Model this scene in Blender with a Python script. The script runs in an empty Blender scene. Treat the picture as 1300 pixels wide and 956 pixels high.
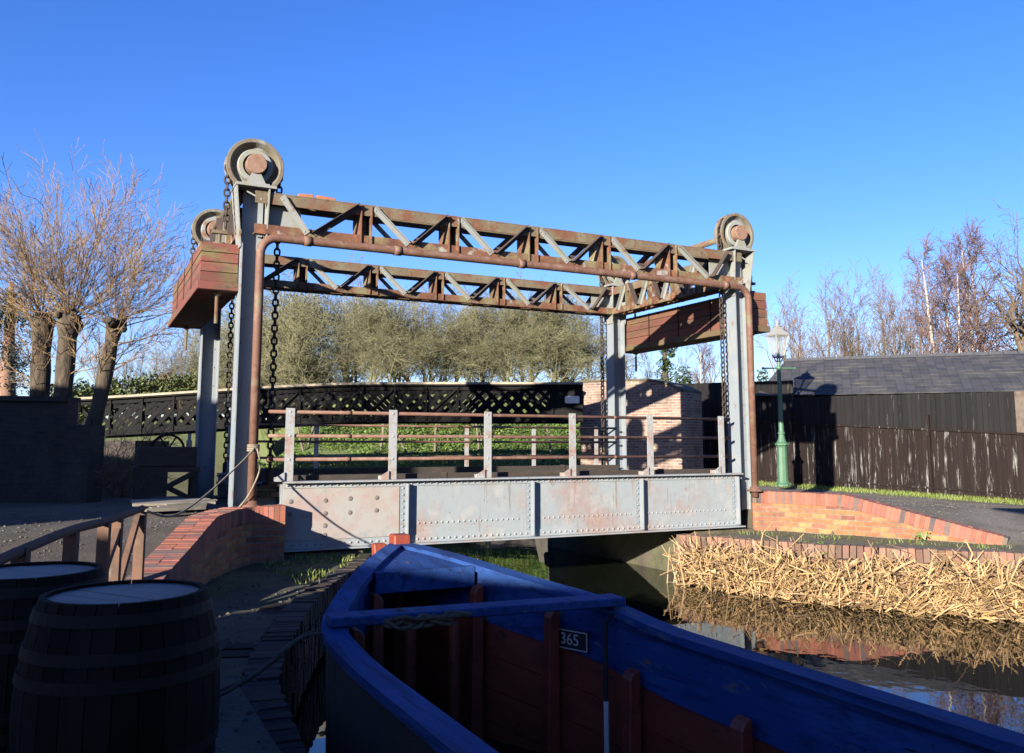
import bpy, math, random
from mathutils import Vector, Matrix
R = random.Random(7)
SC = bpy.context.scene
COL = SC.collection
V = Vector
# ------------------------------------------------------------------ camera
F, YAW, EZ = 1087.0, math.radians(26.6), 1.55
PITCH = math.atan(131.5 / F)
cam = bpy.data.cameras.new('camera'); camo = bpy.data.objects.new('camera', cam); COL.objects.link(camo)
cam.sensor_width = 36; cam.lens = 36 * F / 1300; cam.shift_y = -44.5 / 1300
cam.clip_end = 3000; cam.clip_start = .05
camo.location = (0, 0, EZ)
camo.rotation_euler = (math.pi / 2 + PITCH, 0, -YAW)
SC.camera = camo
CR, CF = V((math.cos(YAW), -math.sin(YAW), 0)), V((math.sin(YAW), math.cos(YAW), 0))
def W(l, d, z=0):            # lateral / depth frame the far things are set out in
    p = CR * l + CF * d; return V((p.x, p.y, z))
def LD(x, y):
    return x * CR.x + y * CR.y, x * CF.x + y * CF.y
# ------------------------------------------------------------------ light
AZ, EL = math.radians(55), math.radians(13)
SC.view_settings.view_transform = 'Standard'; SC.view_settings.look = 'None'
SC.view_settings.exposure = 2.0; SC.view_settings.gamma = 1
wd = bpy.data.worlds.new('World'); SC.world = wd; wd.use_nodes = True
nt = wd.node_tree; nt.nodes.clear()
sky = nt.nodes.new('ShaderNodeTexSky'); sky.sky_type = 'NISHITA'; sky.sun_disc = False
sky.sun_elevation = EL; sky.sun_rotation = math.radians(180) + AZ
sky.air_density = 1.0; sky.dust_density = 0.3; sky.ozone_density = 2.5
hs = nt.nodes.new('ShaderNodeHueSaturation'); hs.inputs['Saturation'].default_value = 1.27; hs.inputs['Hue'].default_value = .505
bg = nt.nodes.new('ShaderNodeBackground'); bg.inputs[1].default_value = 0.062
wo = nt.nodes.new('ShaderNodeOutputWorld')
mx = nt.nodes.new('ShaderNodeMix'); mx.data_type = 'RGBA'; mx.blend_type = 'MULTIPLY'; mx.inputs[0].default_value = 1; mx.inputs[7].default_value = (.80, .79, 1.18, 1)
nt.links.new(sky.outputs[0], hs.inputs['Color']); nt.links.new(hs.outputs[0], mx.inputs[6]); nt.links.new(mx.outputs[2], bg.inputs[0]); nt.links.new(bg.outputs[0], wo.inputs[0])
sl = bpy.data.lights.new('sun', 'SUN'); sl.energy = 5.0; sl.angle = math.radians(.5); sl.color = (1, .90, .76)
so = bpy.data.objects.new('sun', sl); COL.objects.link(so)
sd = V((math.sin(AZ) * math.cos(EL), math.cos(AZ) * math.cos(EL), -math.sin(EL)))
so.rotation_euler = sd.to_track_quat('-Z', 'Y').to_euler()
so.location = (-20, -14, 20)
# ------------------------------------------------------------------ materials
MATS = {}
def nodes(name):
    m = bpy.data.materials.new(name); m.use_nodes = True; MATS[name] = m
    t = m.node_tree; b = t.nodes['Principled BSDF']; return m, t, b
def N(t, typ, **kw):
    n = t.nodes.new('ShaderNode' + typ)
    for k, v in kw.items():
        if k.startswith('i_'):
            key = k[2:]; key = int(key) if key.isdigit() else key
            n.inputs[key].default_value = v
        else: setattr(n, k, v)
    return n
K = .55                      # the photograph is exposed high, so every surface colour below is taken down together
def c4(c): return (c[0] * K, c[1] * K, c[2] * K, 1)
def noise(t, vec, scale, detail=6, rough=.6):
    n = N(t, 'TexNoise'); n.inputs['Scale'].default_value = scale; n.inputs['Detail'].default_value = detail; n.inputs['Roughness'].default_value = rough
    t.links.new(vec, n.inputs['Vector']); return n.outputs['Fac']
def ramp(t, fac, a, b):
    n = N(t, 'MapRange'); n.inputs[1].default_value = a; n.inputs[2].default_value = b; t.links.new(fac, n.inputs[0]); return n.outputs[0]
def mix(t, fac, a, b, mode='MIX'):
    n = N(t, 'Mix', data_type='RGBA', blend_type=mode)
    for s, v in ((0, fac), (6, a), (7, b)):
        if isinstance(v, (int, float)): n.inputs[s].default_value = v
        elif isinstance(v, list): n.inputs[s].default_value = (v[0], v[1], v[2], 1)
        elif isinstance(v, tuple): n.inputs[s].default_value = c4(v)
        else: t.links.new(v, n.inputs[s])
    return n.outputs[2]
def coord(t, kind='Object', scale=(1, 1, 1)):
    c = N(t, 'TexCoord'); mp = N(t, 'Mapping'); mp.inputs['Scale'].default_value = scale
    t.links.new(c.outputs[kind], mp.inputs['Vector']); return mp.outputs[0]
def bump(t, b, h, strength=.3, dist=.02):
    n = N(t, 'Bump'); n.inputs['Strength'].default_value = strength; n.inputs['Distance'].default_value = dist
    t.links.new(h, n.inputs['Height']); t.links.new(n.outputs[0], b.inputs['Normal'])
def tint(t, col):
    a = N(t, 'Attribute', attribute_name='tint'); return mix(t, 1.0, col, a.outputs['Color'], 'MULTIPLY')
def mat(name, layers, rough=.7, metallic=0, bs=.25, bd=.01, bscale=60, coords='Object', stretch=(1, 1, 1), tinted=False, spec=.5):
    """layers: first a colour; then (colour, scale, lo, hi) blended in where that noise passes lo..hi"""
    m, t, b = nodes(name); vec = coord(t, coords, stretch)
    col = layers[0]
    for lay in layers[1:]:
        c, s, lo, hi = lay[:4]; vv = coord(t, coords, lay[4]) if len(lay) > 4 else vec
        col = mix(t, ramp(t, noise(t, vv, s, 8, .65), lo, hi), col, c)
    if tinted: col = tint(t, col if not isinstance(col, tuple) else mix(t, 0.0, col, col))
    if isinstance(col, tuple): b.inputs['Base Color'].default_value = c4(col)
    else: t.links.new(col, b.inputs['Base Color'])
    b.inputs['Roughness'].default_value = rough; b.inputs['Metallic'].default_value = metallic
    b.inputs['Specular IOR Level'].default_value = spec
    if bs: bump(t, b, noise(t, vec, bscale, 5, .7), bs, bd)
    return m
RUST, RUST2, LICH, GREY = (.165, .066, .032), (.10, .038, .02), (.20, .18, .09), (.30, .345, .37)
mat('girder_paint', [GREY, ((.33, .235, .205), 1.1, .48, .68), ((.40, .40, .39), 3.2, .52, .70), ((.27, .30, .31), 7, .52, .72), ((.25, .15, .12), 5, .61, .74), ((.24, .13, .09), 2.4, .585, .70, (5, 5, .30)), ((.17, .16, .14), 3.1, .62, .72, (4, 4, .22)), ((.15, .07, .045), 13, .64, .72)], rough=.62, bs=.2)
mat('patch_paint', [(.36, .35, .33), ((.37, .26, .225), 2.2, .45, .66), ((.25, .28, .29), 6, .55, .7), ((.20, .10, .07), 16, .64, .72)], rough=.65, bs=.15)
mat('bolt_grey', [(.19, .165, .155), ((.12, .08, .06), 20, .5, .7)], rough=.7, bs=.2)
mat('post_paint', [(.245, .285, .32), ((.22, .12, .08), 5, .60, .72), ((.31, .33, .33), 2, .5, .7), ((.20, .11, .075), 2.6, .60, .70, (6, 6, .3))], rough=.6, bs=.15)
mat('rail_paint', [(.34, .36, .37), ((.33, .22, .17), 4, .48, .62), ((.16, .07, .04), 14, .58, .68)], rough=.65, bs=.2)
mat('rust', [RUST, (RUST2, 4, .45, .65), (LICH, 2.6, .47, .62), ((.28, .11, .05), 7, .54, .68), ((.33, .33, .31), 3.1, .58, .66), ((.05, .03, .02), 15, .6, .7)], rough=.85, bs=.4)
mat('rust_lichen', [(.15, .115, .07), ((.19, .175, .11), 3, .45, .66), (RUST, 2.4, .50, .62), (RUST2, 14, .55, .7)], rough=.9, bs=.4)
mat('rust_pale', [(.27, .29, .29), ((.25, .255, .19), 2.6, .45, .65), (RUST, 3.6, .58, .68), ((.24, .13, .08), 12, .6, .72)], rough=.75, bs=.25)
mat('rust_dark', [(.06, .042, .034), ((.14, .12, .10), 4, .55, .7), (RUST, 6, .58, .72)], rough=.85, bs=.4)
mat('pipe_rust', [(.165, .078, .05), ((.235, .145, .11), 4, .5, .65), ((.11, .045, .028), 9, .52, .68), ((.17, .15, .08), 2.5, .58, .7)], rough=.75, bs=.3)
mat('wheel_iron', [(.16, .14, .10), ((.30, .31, .30), 2.2, .54, .66), (RUST, 4, .52, .68), ((.20, .20, .07), 3, .58, .7), ((.07, .05, .035), 8, .58, .7)], rough=.75, bs=.3)
mat('hub_rust', [(.27, .16, .11), ((.20, .10, .06), 7, .45, .65), ((.32, .22, .18), 16, .55, .7)], rough=.85, bs=.3)
mat('chain_iron', [(.035, .028, .022), ((.09, .045, .025), 8, .5, .7), ((.10, .095, .06), 14, .6, .75)], rough=.7, metallic=.3, bs=.3)
mat('box_timber', [(.19, .05, .036), ((.10, .06, .035), 2.2, .45, .65), ((.15, .13, .05), 1.6, .50, .66), ((.24, .065, .042), 5, .6, .7), ((.05, .03, .02), 7, .58, .7)], rough=.85, bs=.4, stretch=(1, .35, 2.2), tinted=True)
mat('box_timber_brown', [(.165, .06, .036), ((.10, .05, .03), 2.2, .45, .65), ((.16, .13, .05), 1.5, .56, .72), ((.05, .03, .02), 7, .6, .7)], rough=.85, bs=.4, stretch=(1, .35, 2.2), tinted=True)
mat('mossy_beam', [(.135, .10, .045), ((.12, .07, .04), 3, .45, .6), ((.10, .04, .03), 6, .6, .7)], rough=.9, bs=.4)
mat('dark_timber', [(.035, .027, .02), ((.07, .05, .035), 5, .5, .7)], rough=.85, bs=.4, stretch=(1, 1, 3))
mat('pale_timber', [(.30, .265, .21), ((.17, .145, .11), 4, .45, .65), ((.38, .35, .3), 11, .6, .7)], rough=.9, bs=.4, tinted=True)
mat('rail_timber', [(.15, .075, .045), ((.08, .05, .035), 6, .45, .65), ((.2, .16, .12), 14, .58, .7)], rough=.85, bs=.4, stretch=(1, 1, .4))
mat('black_iron', [(.009, .009, .010), ((.018, .016, .015), 4, .5, .7), ((.035, .026, .02), 20, .64, .75)], rough=.8, bs=.25, spec=.12)
mat('cap_timber', [(.40, .35, .26), ((.26, .22, .16), 3, .45, .65), ((.12, .11, .08), 9, .58, .7)], rough=.9, bs=.3)
mat('white_plate', [(.74, .74, .72), ((.6, .6, .57), 6, .55, .7)], rough=.5, bs=.05)
mat('lamp_green', [(.065, .165, .095), ((.11, .215, .13), 4, .5, .7), ((.08, .15, .09), 16, .62, .72)], rough=.5, bs=.15)
mat('lantern_paint', [(.33, .33, .31), ((.36, .34, .3), 9, .5, .7)], rough=.5, bs=.1)
mat('stone', [(.12, .10, .07), ((.07, .075, .04), 2.5, .45, .6), ((.17, .145, .105), 7, .5, .7), ((.03, .027, .022), 5, .55, .68)], rough=.95, bs=.6, bd=.02, bscale=22, tinted=True)
mat('boat_blue', [(.017, .066, .255), ((.032, .10, .33), 2.5, .45, .65), ((.010, .032, .13), 9, .50, .64, (1.4, .10, 1.4)), ((.010, .03, .12), 4, .58, .68), ((.13, .15, .20), 7, .62, .68, (1, .25, 1)), ((.15, .12, .10), 11, .645, .69, (1, .35, 1)), ((.010, .010, .013), 30, .63, .70)], rough=.75, bs=.5, bscale=40, stretch=(1, .3, 1), spec=.2)
mat('boat_red', [(.30, .052, .022), ((.20, .034, .017), 4, .45, .65), ((.05, .02, .015), 12, .58, .7)], rough=.6, bs=.3, stretch=(1, .4, 1))
mat('boat_hull', [(.012, .013, .016), ((.03, .028, .026), 5, .5, .7)], rough=.7, bs=.3)
mat('rope_fibre', [(.13, .105, .075), ((.07, .055, .04), 20, .45, .6)], rough=.95, bs=.6, bscale=140)
mat('rope_pale', [(.34, .29, .22), ((.22, .18, .13), 20, .45, .6)], rough=.95, bs=.6, bscale=140)
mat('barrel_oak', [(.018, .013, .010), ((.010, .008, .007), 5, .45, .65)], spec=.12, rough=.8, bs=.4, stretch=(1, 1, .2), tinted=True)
mat('barrel_head', [(.20, .20, .20), ((.14, .135, .13), 3, .45, .65), ((.11, .10, .085), 9, .58, .7)], rough=.55, bs=.25)
mat('hoop_iron', [(.011, .010, .010), ((.03, .018, .012), 9, .55, .7)], rough=.7, spec=.2, bs=.2)
mat('bark_dark', [(.085, .062, .04), ((.16, .13, .08), 3, .52, .72), ((.035, .028, .02), 8, .47, .6)], rough=.95, bs=.9, bd=.04, bscale=14, stretch=(1, 1, .3))
mat('bark_birch', [(.46, .44, .40), ((.12, .09, .075), 5, .6, .66), ((.35, .31, .26), 3, .5, .7)], rough=.8, bs=.3, stretch=(1, 1, 2))
mat('twig_olive', [(.148, .145, .075), ((.21, .20, .105), 1.2, .4, .6)], rough=.9, bs=0)
mat('twig_brown', [(.115, .082, .055), ((.17, .125, .085), 1.2, .4, .6)], rough=.9, bs=0)
mat('twig_purple', [(.105, .062, .06), ((.16, .10, .09), 1.2, .4, .6)], rough=.9, bs=0)
mat('twig_pale', [(.20, .165, .125), ((.14, .10, .08), 1.2, .4, .6)], rough=.9, bs=0)
mat('twig_willow', [(.20, .118, .052), ((.30, .20, .075), 1.2, .4, .6), ((.11, .065, .042), 2.2, .5, .6)], rough=.8, bs=0)
mat('leaf_ivy', [(.115, .195, .045)], rough=.7, spec=.2, bs=0, tinted=True)
mat('leaf_dark', [(.05, .085, .03)], rough=.7, bs=0, tinted=True, spec=.2)
mat('leaf_conifer', [(.012, .022, .014)], rough=.7, bs=0, tinted=True)
mat('leaf_hedge', [(.085, .115, .03)], rough=.6, bs=0, tinted=True)
mat('grass_blade', [(.15, .21, .045)], rough=.6, bs=0, tinted=True)
mat('reed_straw', [(.46, .30, .155)], rough=.75, bs=0, tinted=True)
mat('pebble', [(.12, .11, .092)], rough=.95, bs=0, tinted=True)
mat('weed_leaf', [(.14, .24, .05)], rough=.5, bs=0, tinted=True)
mat('ridge_tile', [(.07, .075, .085), ((.12, .12, .12), 8, .5, .7)], rough=.8, bs=.2)
mat('terracotta', [(.42, .15, .07), ((.3, .13, .08), 8, .5, .65)], rough=.9, bs=.2)
mat('house_wall', [(.35, .28, .22)], rough=.9, bs=0)
mat('house_roof', [(.22, .10, .06)], rough=.9, bs=0)
mat('concrete', [(.30, .29, .27), ((.2, .19, .17), 3, .45, .65)], rough=.95, bs=.3)

def brick_mat(name, c1, c2, c3, mortar, bw=.225, bh=.075, ms=.012, rough=.9, dirt=(.08, .07, .05)):
    m, t, b = nodes(name); vec = coord(t, 'UV')
    br = N(t, 'TexBrick'); t.links.new(vec, br.inputs['Vector'])
    br.inputs['Color1'].default_value = (0, 0, 0, 1); br.inputs['Color2'].default_value = (1, 1, 1, 1); br.inputs['Mortar'].default_value = (.5, .5, .5, 1)
    br.inputs['Scale'].default_value = 1; br.inputs['Mortar Size'].default_value = ms; br.inputs['Mortar Smooth'].default_value = .3
    br.inputs['Brick Width'].default_value = bw; br.inputs['Row Height'].default_value = bh; br.inputs['Bias'].default_value = 0
    ob = coord(t, 'Object')
    cr_ = N(t, 'ValToRGB'); cr_.color_ramp.interpolation = 'CONSTANT'; els = cr_.color_ramp.elements
    while len(els) < 7: els.new(.5)
    for e, (pos_, cc) in zip(els, ((0, c2), (.2, c1), (.42, c3), (.55, tuple(v * .8 for v in c1)), (.68, tuple((u + v) / 2 for u, v in zip(c1, c3))), (.82, (c2[0] * .55, c2[1] * .6, c2[2] * .75)), (.90, c1))): e.position = pos_; e.color = c4(cc)
    t.links.new(br.outputs['Color'], cr_.inputs[0])
    col = mix(t, ramp(t, br.outputs['Fac'], .3, .8), cr_.outputs[0], mortar)
    col = mix(t, ramp(t, noise(t, ob, 1.1, 8), .52, .74), col, dirt)
    col = mix(t, ramp(t, noise(t, ob, 2.6, 9, .7), .60, .76), col, (.12, .095, .07))
    col = mix(t, ramp(t, noise(t, ob, 12, 4), .35, .75), col, mix(t, 1.0, col, [.62, .62, .62], 'MULTIPLY'))
    t.links.new(col, b.inputs['Base Color']); b.inputs['Roughness'].default_value = rough
    h = N(t, 'Math', operation='MULTIPLY_ADD'); t.links.new(br.outputs['Fac'], h.inputs[0]); h.inputs[1].default_value = -1.2
    t.links.new(noise(t, ob, 45, 4), h.inputs[2]); bump(t, b, h.outputs[0], .6, .012)
    return m
brick_mat('brick_orange', (.46, .165, .065), (.42, .135, .08), (.52, .26, .10), (.26, .21, .14), bw=.27, bh=.09, dirt=(.26, .14, .08))
brick_mat('brick_old', (.36, .20, .145), (.30, .175, .14), (.41, .28, .21), (.42, .37, .31), bw=.26, bh=.085, ms=.016, dirt=(.13, .11, .09))
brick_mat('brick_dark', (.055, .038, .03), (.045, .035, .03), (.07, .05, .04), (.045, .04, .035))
mat('coping_brick', [(.36, .125, .075), ((.27, .10, .07), 9, .45, .65), ((.16, .12, .085), 3.2, .60, .74)], rough=.85, bs=.4, tinted=True)
mat('edge_brick', [(.24, .145, .105), ((.17, .12, .09), 7, .45, .65), ((.10, .10, .05), 3, .56, .7)], rough=.9, bs=.4, tinted=True)

mat('edge_brick_shade', [(.05, .047, .05), ((.09, .07, .06), 5, .5, .66), ((.05, .055, .03), 3, .5, .66)], rough=.9, bs=.6, tinted=True, spec=.2)  # darker copy of the edge brick: left bank shade put into the colour
def board_mat(name, base, worn, lo, hi, green=None):
    m, t, b = nodes(name)
    a = coord(t, 'Object', (9, 9, .9)); g = coord(t, 'Object', (24, 24, .7))
    big = noise(t, coord(t, 'Object', (.55, .55, .35)), 1.6, 4)
    fac = N(t, 'Math', operation='MULTIPLY'); t.links.new(ramp(t, noise(t, a, 1.0, 9, .75), lo, hi), fac.inputs[0]); t.links.new(ramp(t, big, .34, .56), fac.inputs[1])
    col = mix(t, fac.outputs[0], base, worn)
    col = mix(t, ramp(t, noise(t, g, 1.0, 3), .5, .9), col, mix(t, 1.0, col, [.35, .33, .33], 'MULTIPLY'))
    col = tint(t, col)
    t.links.new(col, b.inputs['Base Color']); b.inputs['Roughness'].default_value = .8; b.inputs['Specular IOR Level'].default_value = .15
    bump(t, b, noise(t, g, 1.0, 5), .35, .01)
board_mat('board_upper', (.017, .016, .017), (.22, .21, .20), .60, .74)
board_mat('board_lower', (.019, .012, .011), (.36, .37, .35), .56, .68)
mat('bare_board', [(.15, .12, .095), ((.09, .065, .05), 6, .45, .65)], rough=.85, bs=.3)

m, t, b = nodes('slate'); vec = coord(t, 'UV')
br = N(t, 'TexBrick'); t.links.new(vec, br.inputs['Vector']); br.inputs['Scale'].default_value = 1
br.inputs['Brick Width'].default_value = .26; br.inputs['Row Height'].default_value = .17; br.inputs['Mortar Size'].default_value = .006
br.inputs['Color1'].default_value = (.026, .028, .036, 1); br.inputs['Color2'].default_value = (.045, .046, .054, 1); br.inputs['Mortar'].default_value = (.008, .008, .009, 1)
col = mix(t, ramp(t, noise(t, coord(t), 1.3, 8), .5, .72), br.outputs['Color'], (.10, .095, .085))
col = mix(t, ramp(t, noise(t, coord(t), 9, 5), .55, .8), col, (.035, .036, .042)); t.links.new(col, b.inputs['Base Color'])
b.inputs['Specular IOR Level'].default_value = .25; b.inputs['Roughness'].default_value = .7; bump(t, b, br.outputs['Fac'], -.5, .012)

m, t, b = nodes('water')
b.inputs['Base Color'].default_value = (.006, .008, .005, 1); b.inputs['Roughness'].default_value = .015; b.inputs['IOR'].default_value = 1.36
b.inputs['Specular IOR Level'].default_value = .62
v1 = noise(t, coord(t, 'Object', (1, 1, 1)), 1.6, 3, .5); v2 = noise(t, coord(t, 'Object', (1, .6, 1)), 7, 2, .5)
hm = N(t, 'Math', operation='MULTIPLY_ADD'); t.links.new(v2, hm.inputs[0]); hm.inputs[1].default_value = .16; t.links.new(v1, hm.inputs[2])
bump(t, b, hm.outputs[0], .06, .05)

m, t, b = nodes('ground')
vec = coord(t, 'Object')
pos = N(t, 'NewGeometry')
at = N(t, 'Attribute', attribute_name='zone'); zs = N(t, 'SeparateColor'); t.links.new(at.outputs['Color'], zs.inputs[0])
gravel = mix(t, ramp(t, noise(t, vec, 30, 4, .8), .3, .75), (.07, .062, .05), (.34, .31, .265))
gravel = mix(t, ramp(t, noise(t, vec, 70, 2, .5), .60, .72), gravel, (.34, .32, .29))
gravel = mix(t, ramp(t, noise(t, vec, .9, 8), .44, .62), gravel, (.11, .098, .078))
soil_shade = mix(t, ramp(t, noise(t, vec, 3, 8), .4, .65), (.035, .027, .02), (.085, .065, .045))
moss = mix(t, ramp(t, noise(t, vec, 6, 6), .35, .65), (.055, .085, .018), (.13, .15, .035))
grass = mix(t, ramp(t, noise(t, vec, 2.2, 8), .35, .65), (.10, .15, .03), (.17, .20, .055))
col = mix(t, zs.outputs[0], gravel, soil_shade)
mf = N(t, 'Math', operation='MULTIPLY'); t.links.new(zs.outputs[1], mf.inputs[0]); t.links.new(ramp(t, noise(t, vec, 2.4, 6), .38, .56), mf.inputs[1])
col = mix(t, mf.outputs[0], col, moss); col = mix(t, zs.outputs[2], col, grass)
t.links.new(col, b.inputs['Base Color']); b.inputs['Roughness'].default_value = .95
bump(t, b, noise(t, vec, 26, 6, .75), .7, .03)

m, t, b = nodes('lantern_glass')
b.inputs['Base Color'].default_value = (.25, .27, .27, 1); b.inputs['Roughness'].default_value = .25; b.inputs['Alpha'].default_value = .4
# ------------------------------------------------------------------ mesh builder
class MB:
    def __init__(s): s.v, s.f, s.uv, s.t, s.cur = [], [], [], [], (1, 1, 1)
    def face(s, idx, uv=None):
        s.f.append(idx); s.uv.append(uv); s.t.append(s.cur)
    def hexa(s, p):                     # 8 points: bottom ring 0-3, top ring 4-7
        n = len(s.v); s.v += [V(q) for q in p]
        for q in ((0, 3, 2, 1), (4, 5, 6, 7), (0, 1, 5, 4), (1, 2, 6, 5), (2, 3, 7, 6), (3, 0, 4, 7)): s.face([n + i for i in q])
    def box(s, x0, x1, y0, y1, z0, z1):
        s.hexa([(x0, y0, z0), (x1, y0, z0), (x1, y1, z0), (x0, y1, z0), (x0, y0, z1), (x1, y0, z1), (x1, y1, z1), (x0, y1, z1)])
    def obox(s, c, ax, ay, az, hx, hy, hz):
        c, ax, ay, az = V(c), V(ax) * hx, V(ay) * hy, V(az) * hz
        s.hexa([c - ax - ay - az, c + ax - ay - az, c + ax + ay - az, c - ax + ay - az, c - ax - ay + az, c + ax - ay + az, c + ax + ay + az, c - ax + ay + az])
    def bar(s, a, b, up, w, h):         # rectangular bar a->b, w along side, h along up
        a, b, up = V(a), V(b), V(up); d = (b - a); L = d.length; d = d / L
        side = d.cross(up).normalized(); u = side.cross(d).normalized()
        s.obox((a + b) / 2, d, side, u, L / 2, w / 2, h / 2)
    def prism(s, pts, ext):             # polygon (3D points) extruded along vector
        n = len(s.v); k = len(pts); ext = V(ext); s.v += [V(p) for p in pts] + [V(p) + ext for p in pts]
        s.face([n + i for i in range(k)][::-1]); s.face([n + k + i for i in range(k)])
        for i in range(k): j = (i + 1) % k; s.face([n + i, n + j, n + k + j, n + k + i])
    def tube(s, pts, rad, sides=8, caps=True, closed=False):
        pts = [V(p) for p in pts]; n0 = len(s.v); k = len(pts)
        if not isinstance(rad, (list, tuple)): rad = [rad] * k
        ref = None
        for i, p in enumerate(pts):
            if closed: d = pts[(i + 1) % k] - pts[i - 1]
            else: d = pts[min(i + 1, k - 1)] - pts[max(i - 1, 0)]
            if d.length < 1e-9: d = V((0, 0, 1))
            d.normalize()
            if ref is None: ref = d.orthogonal().normalized()
            a = (ref - d * ref.dot(d))
            a = a.normalized() if a.length > 1e-6 else d.orthogonal().normalized()
            ref = a; b2 = d.cross(a)
            for q in range(sides):
                th = 2 * math.pi * q / sides; s.v.append(p + (a * math.cos(th) + b2 * math.sin(th)) * rad[i])
        for i in range(k if closed else k - 1):
            i2 = (i + 1) % k
            for q in range(sides):
                q2 = (q + 1) % sides; s.face([n0 + i * sides + q, n0 + i * sides + q2, n0 + i2 * sides + q2, n0 + i2 * sides + q])
        if caps and not closed and sides > 2:
            s.face([n0 + q for q in range(sides)][::-1]); s.face([n0 + (k - 1) * sides + q for q in range(sides)])
    def lathe(s, prof, c, axis=(0, 0, 1), seg=24, close=False):   # prof: (r, h)
        ax = V(axis).normalized(); a = ax.orthogonal().normalized(); b2 = ax.cross(a); c = V(c); n0 = len(s.v)
        for r, h in prof:
            for q in range(seg):
                th = 2 * math.pi * q / seg; s.v.append(c + ax * h + (a * math.cos(th) + b2 * math.sin(th)) * r)
        k = len(prof)
        for i in range(k if close else k - 1):
            i2 = (i + 1) % k
            for q in range(seg):
                q2 = (q + 1) % seg; s.face([n0 + i * seg + q, n0 + i * seg + q2, n0 + i2 * seg + q2, n0 + i2 * seg + q])
        if not close:
            s.face([n0 + q for q in range(seg)][::-1]); s.face([n0 + (k - 1) * seg + q for q in range(seg)])
    def dome(s, c, nrm, r, h=.5):       # rivet head
        nrm = V(nrm).normalized(); a = nrm.orthogonal().normalized(); b2 = nrm.cross(a); c = V(c); n0 = len(s.v)
        for rr, hh in ((r, 0), (r * .75, r * h * .7)):
            for q in range(6): th = math.pi / 3 * q; s.v.append(c + nrm * hh + (a * math.cos(th) + b2 * math.sin(th)) * rr)
        s.v.append(c + nrm * r * h)
        for q in range(6):
            q2 = (q + 1) % 6; s.face([n0 + q, n0 + q2, n0 + 6 + q2, n0 + 6 + q]); s.face([n0 + 6 + q, n0 + 6 + q2, n0 + 12])
    def quad(s, a, b, c, d, uv=None):
        n = len(s.v); s.v += [V(a), V(b), V(c), V(d)]; s.face([n, n + 1, n + 2, n + 3], uv)
    def tri(s, a, b, c):
        n = len(s.v); s.v += [V(a), V(b), V(c)]; s.face([n, n + 1, n + 2])
    def build(s, name, material, parent=None, loc=None, smooth=False, bevel=0, uv=True):
        org = V(loc) if loc is not None else (parent['_o'] if False else V(ORG.get(parent.name, (0, 0, 0))) if parent else V((0, 0, 0)))
        me = bpy.data.meshes.new(name)
        me.from_pydata([tuple(p - org) for p in s.v], [], s.f)
        if uv:
            ul = me.uv_layers.new(name='UVMap'); data = ul.data; vs = s.v
            buf = [0.0] * (2 * len(me.loops)); k = 0
            for fi, f in enumerate(s.f):
                u = s.uv[fi]
                if u is None:
                    a, b2, c = vs[f[0]], vs[f[1]], vs[f[2]]; n = (b2 - a).cross(c - a)
                    ax = max(range(3), key=lambda i: abs(n[i]))
                    if ax == 2: u = [(vs[i].x, vs[i].y) for i in f]
                    else:
                        hx, hy = -n.y, n.x; L = math.hypot(hx, hy) or 1
                        u = [((vs[i].x * hx + vs[i].y * hy) / L, vs[i].z) for i in f]
                for q in u: buf[k] = q[0]; buf[k + 1] = q[1]; k += 2
            data.foreach_set('uv', buf)
        if any(c != (1, 1, 1) for c in s.t):
            at = me.attributes.new('tint', 'FLOAT_COLOR', 'FACE')
            at.data.foreach_set('color', [x for c in s.t for x in (c[0], c[1], c[2], 1)])
        else:
            at = me.attributes.new('tint', 'FLOAT_COLOR', 'FACE'); at.data.foreach_set('color', [1.0] * (4 * len(s.f)))
        if isinstance(material, str): me.materials.append(MATS[material])
        if smooth: me.polygons.foreach_set('use_smooth', [True] * len(me.polygons))
        o = bpy.data.objects.new(name, me); COL.objects.link(o)
        if parent: o.parent = parent; ORG[o.name] = org
        else: o.location = org; ORG[o.name] = org
        if bevel:
            bv = o.modifiers.new('bevel', 'BEVEL'); bv.width = bevel; bv.segments = 1; bv.limit_method = 'ANGLE'
        return o
ORG = {}
def tag(o, label, cat, group=None):
    o['label'] = label; o['category'] = cat
    if group: o['group'] = group
    return o
def thing(name, loc, label, cat, group=None):
    o = bpy.data.objects.new(name, None); COL.objects.link(o); o.location = loc; o.empty_display_size = .2
    ORG[o.name] = V(loc); return tag(o, label, cat, group)
def struct(o): o['kind'] = 'structure'; return o
def stuff(o, label, cat): tag(o, label, cat); o['kind'] = 'stuff'; return o
def vary(base=1.0, amt=.15, hue=.05):
    k = base + R.uniform(-amt, amt); return (k * (1 + R.uniform(-hue, hue)), k, k * (1 + R.uniform(-hue, hue)))
def arc(c, r, a0, a1, n, e1, e2):
    c, e1, e2 = V(c), V(e1), V(e2); return [c + e1 * (r * math.cos(a0 + (a1 - a0) * i / n)) + e2 * (r * math.sin(a0 + (a1 - a0) * i / n)) for i in range(n + 1)]
def poly_at(line, s):
    for i in range(len(line) - 1):
        a, b = V(line[i]), V(line[i + 1]); L = (b - a).length
        if s <= L or i == len(line) - 2: return a + (b - a) * (s / L)
        s -= L
def poly_len(line): return sum((V(line[i + 1]) - V(line[i])).length for i in range(len(line) - 1))
def smooth_line(pts, n=8):
    pts = [V(p) for p in pts]; out = []
    for i in range(len(pts) - 1):
        p0, p1, p2, p3 = pts[max(i - 1, 0)], pts[i], pts[i + 1], pts[min(i + 2, len(pts) - 1)]
        for k in range(n):
            t = k / n; out.append(.5 * ((2 * p1) + (p2 - p0) * t + (2 * p0 - 5 * p1 + 4 * p2 - p3) * t * t + (3 * p1 - p0 - 3 * p2 + p3) * t ** 3))
    return out + [pts[-1]]
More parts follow.
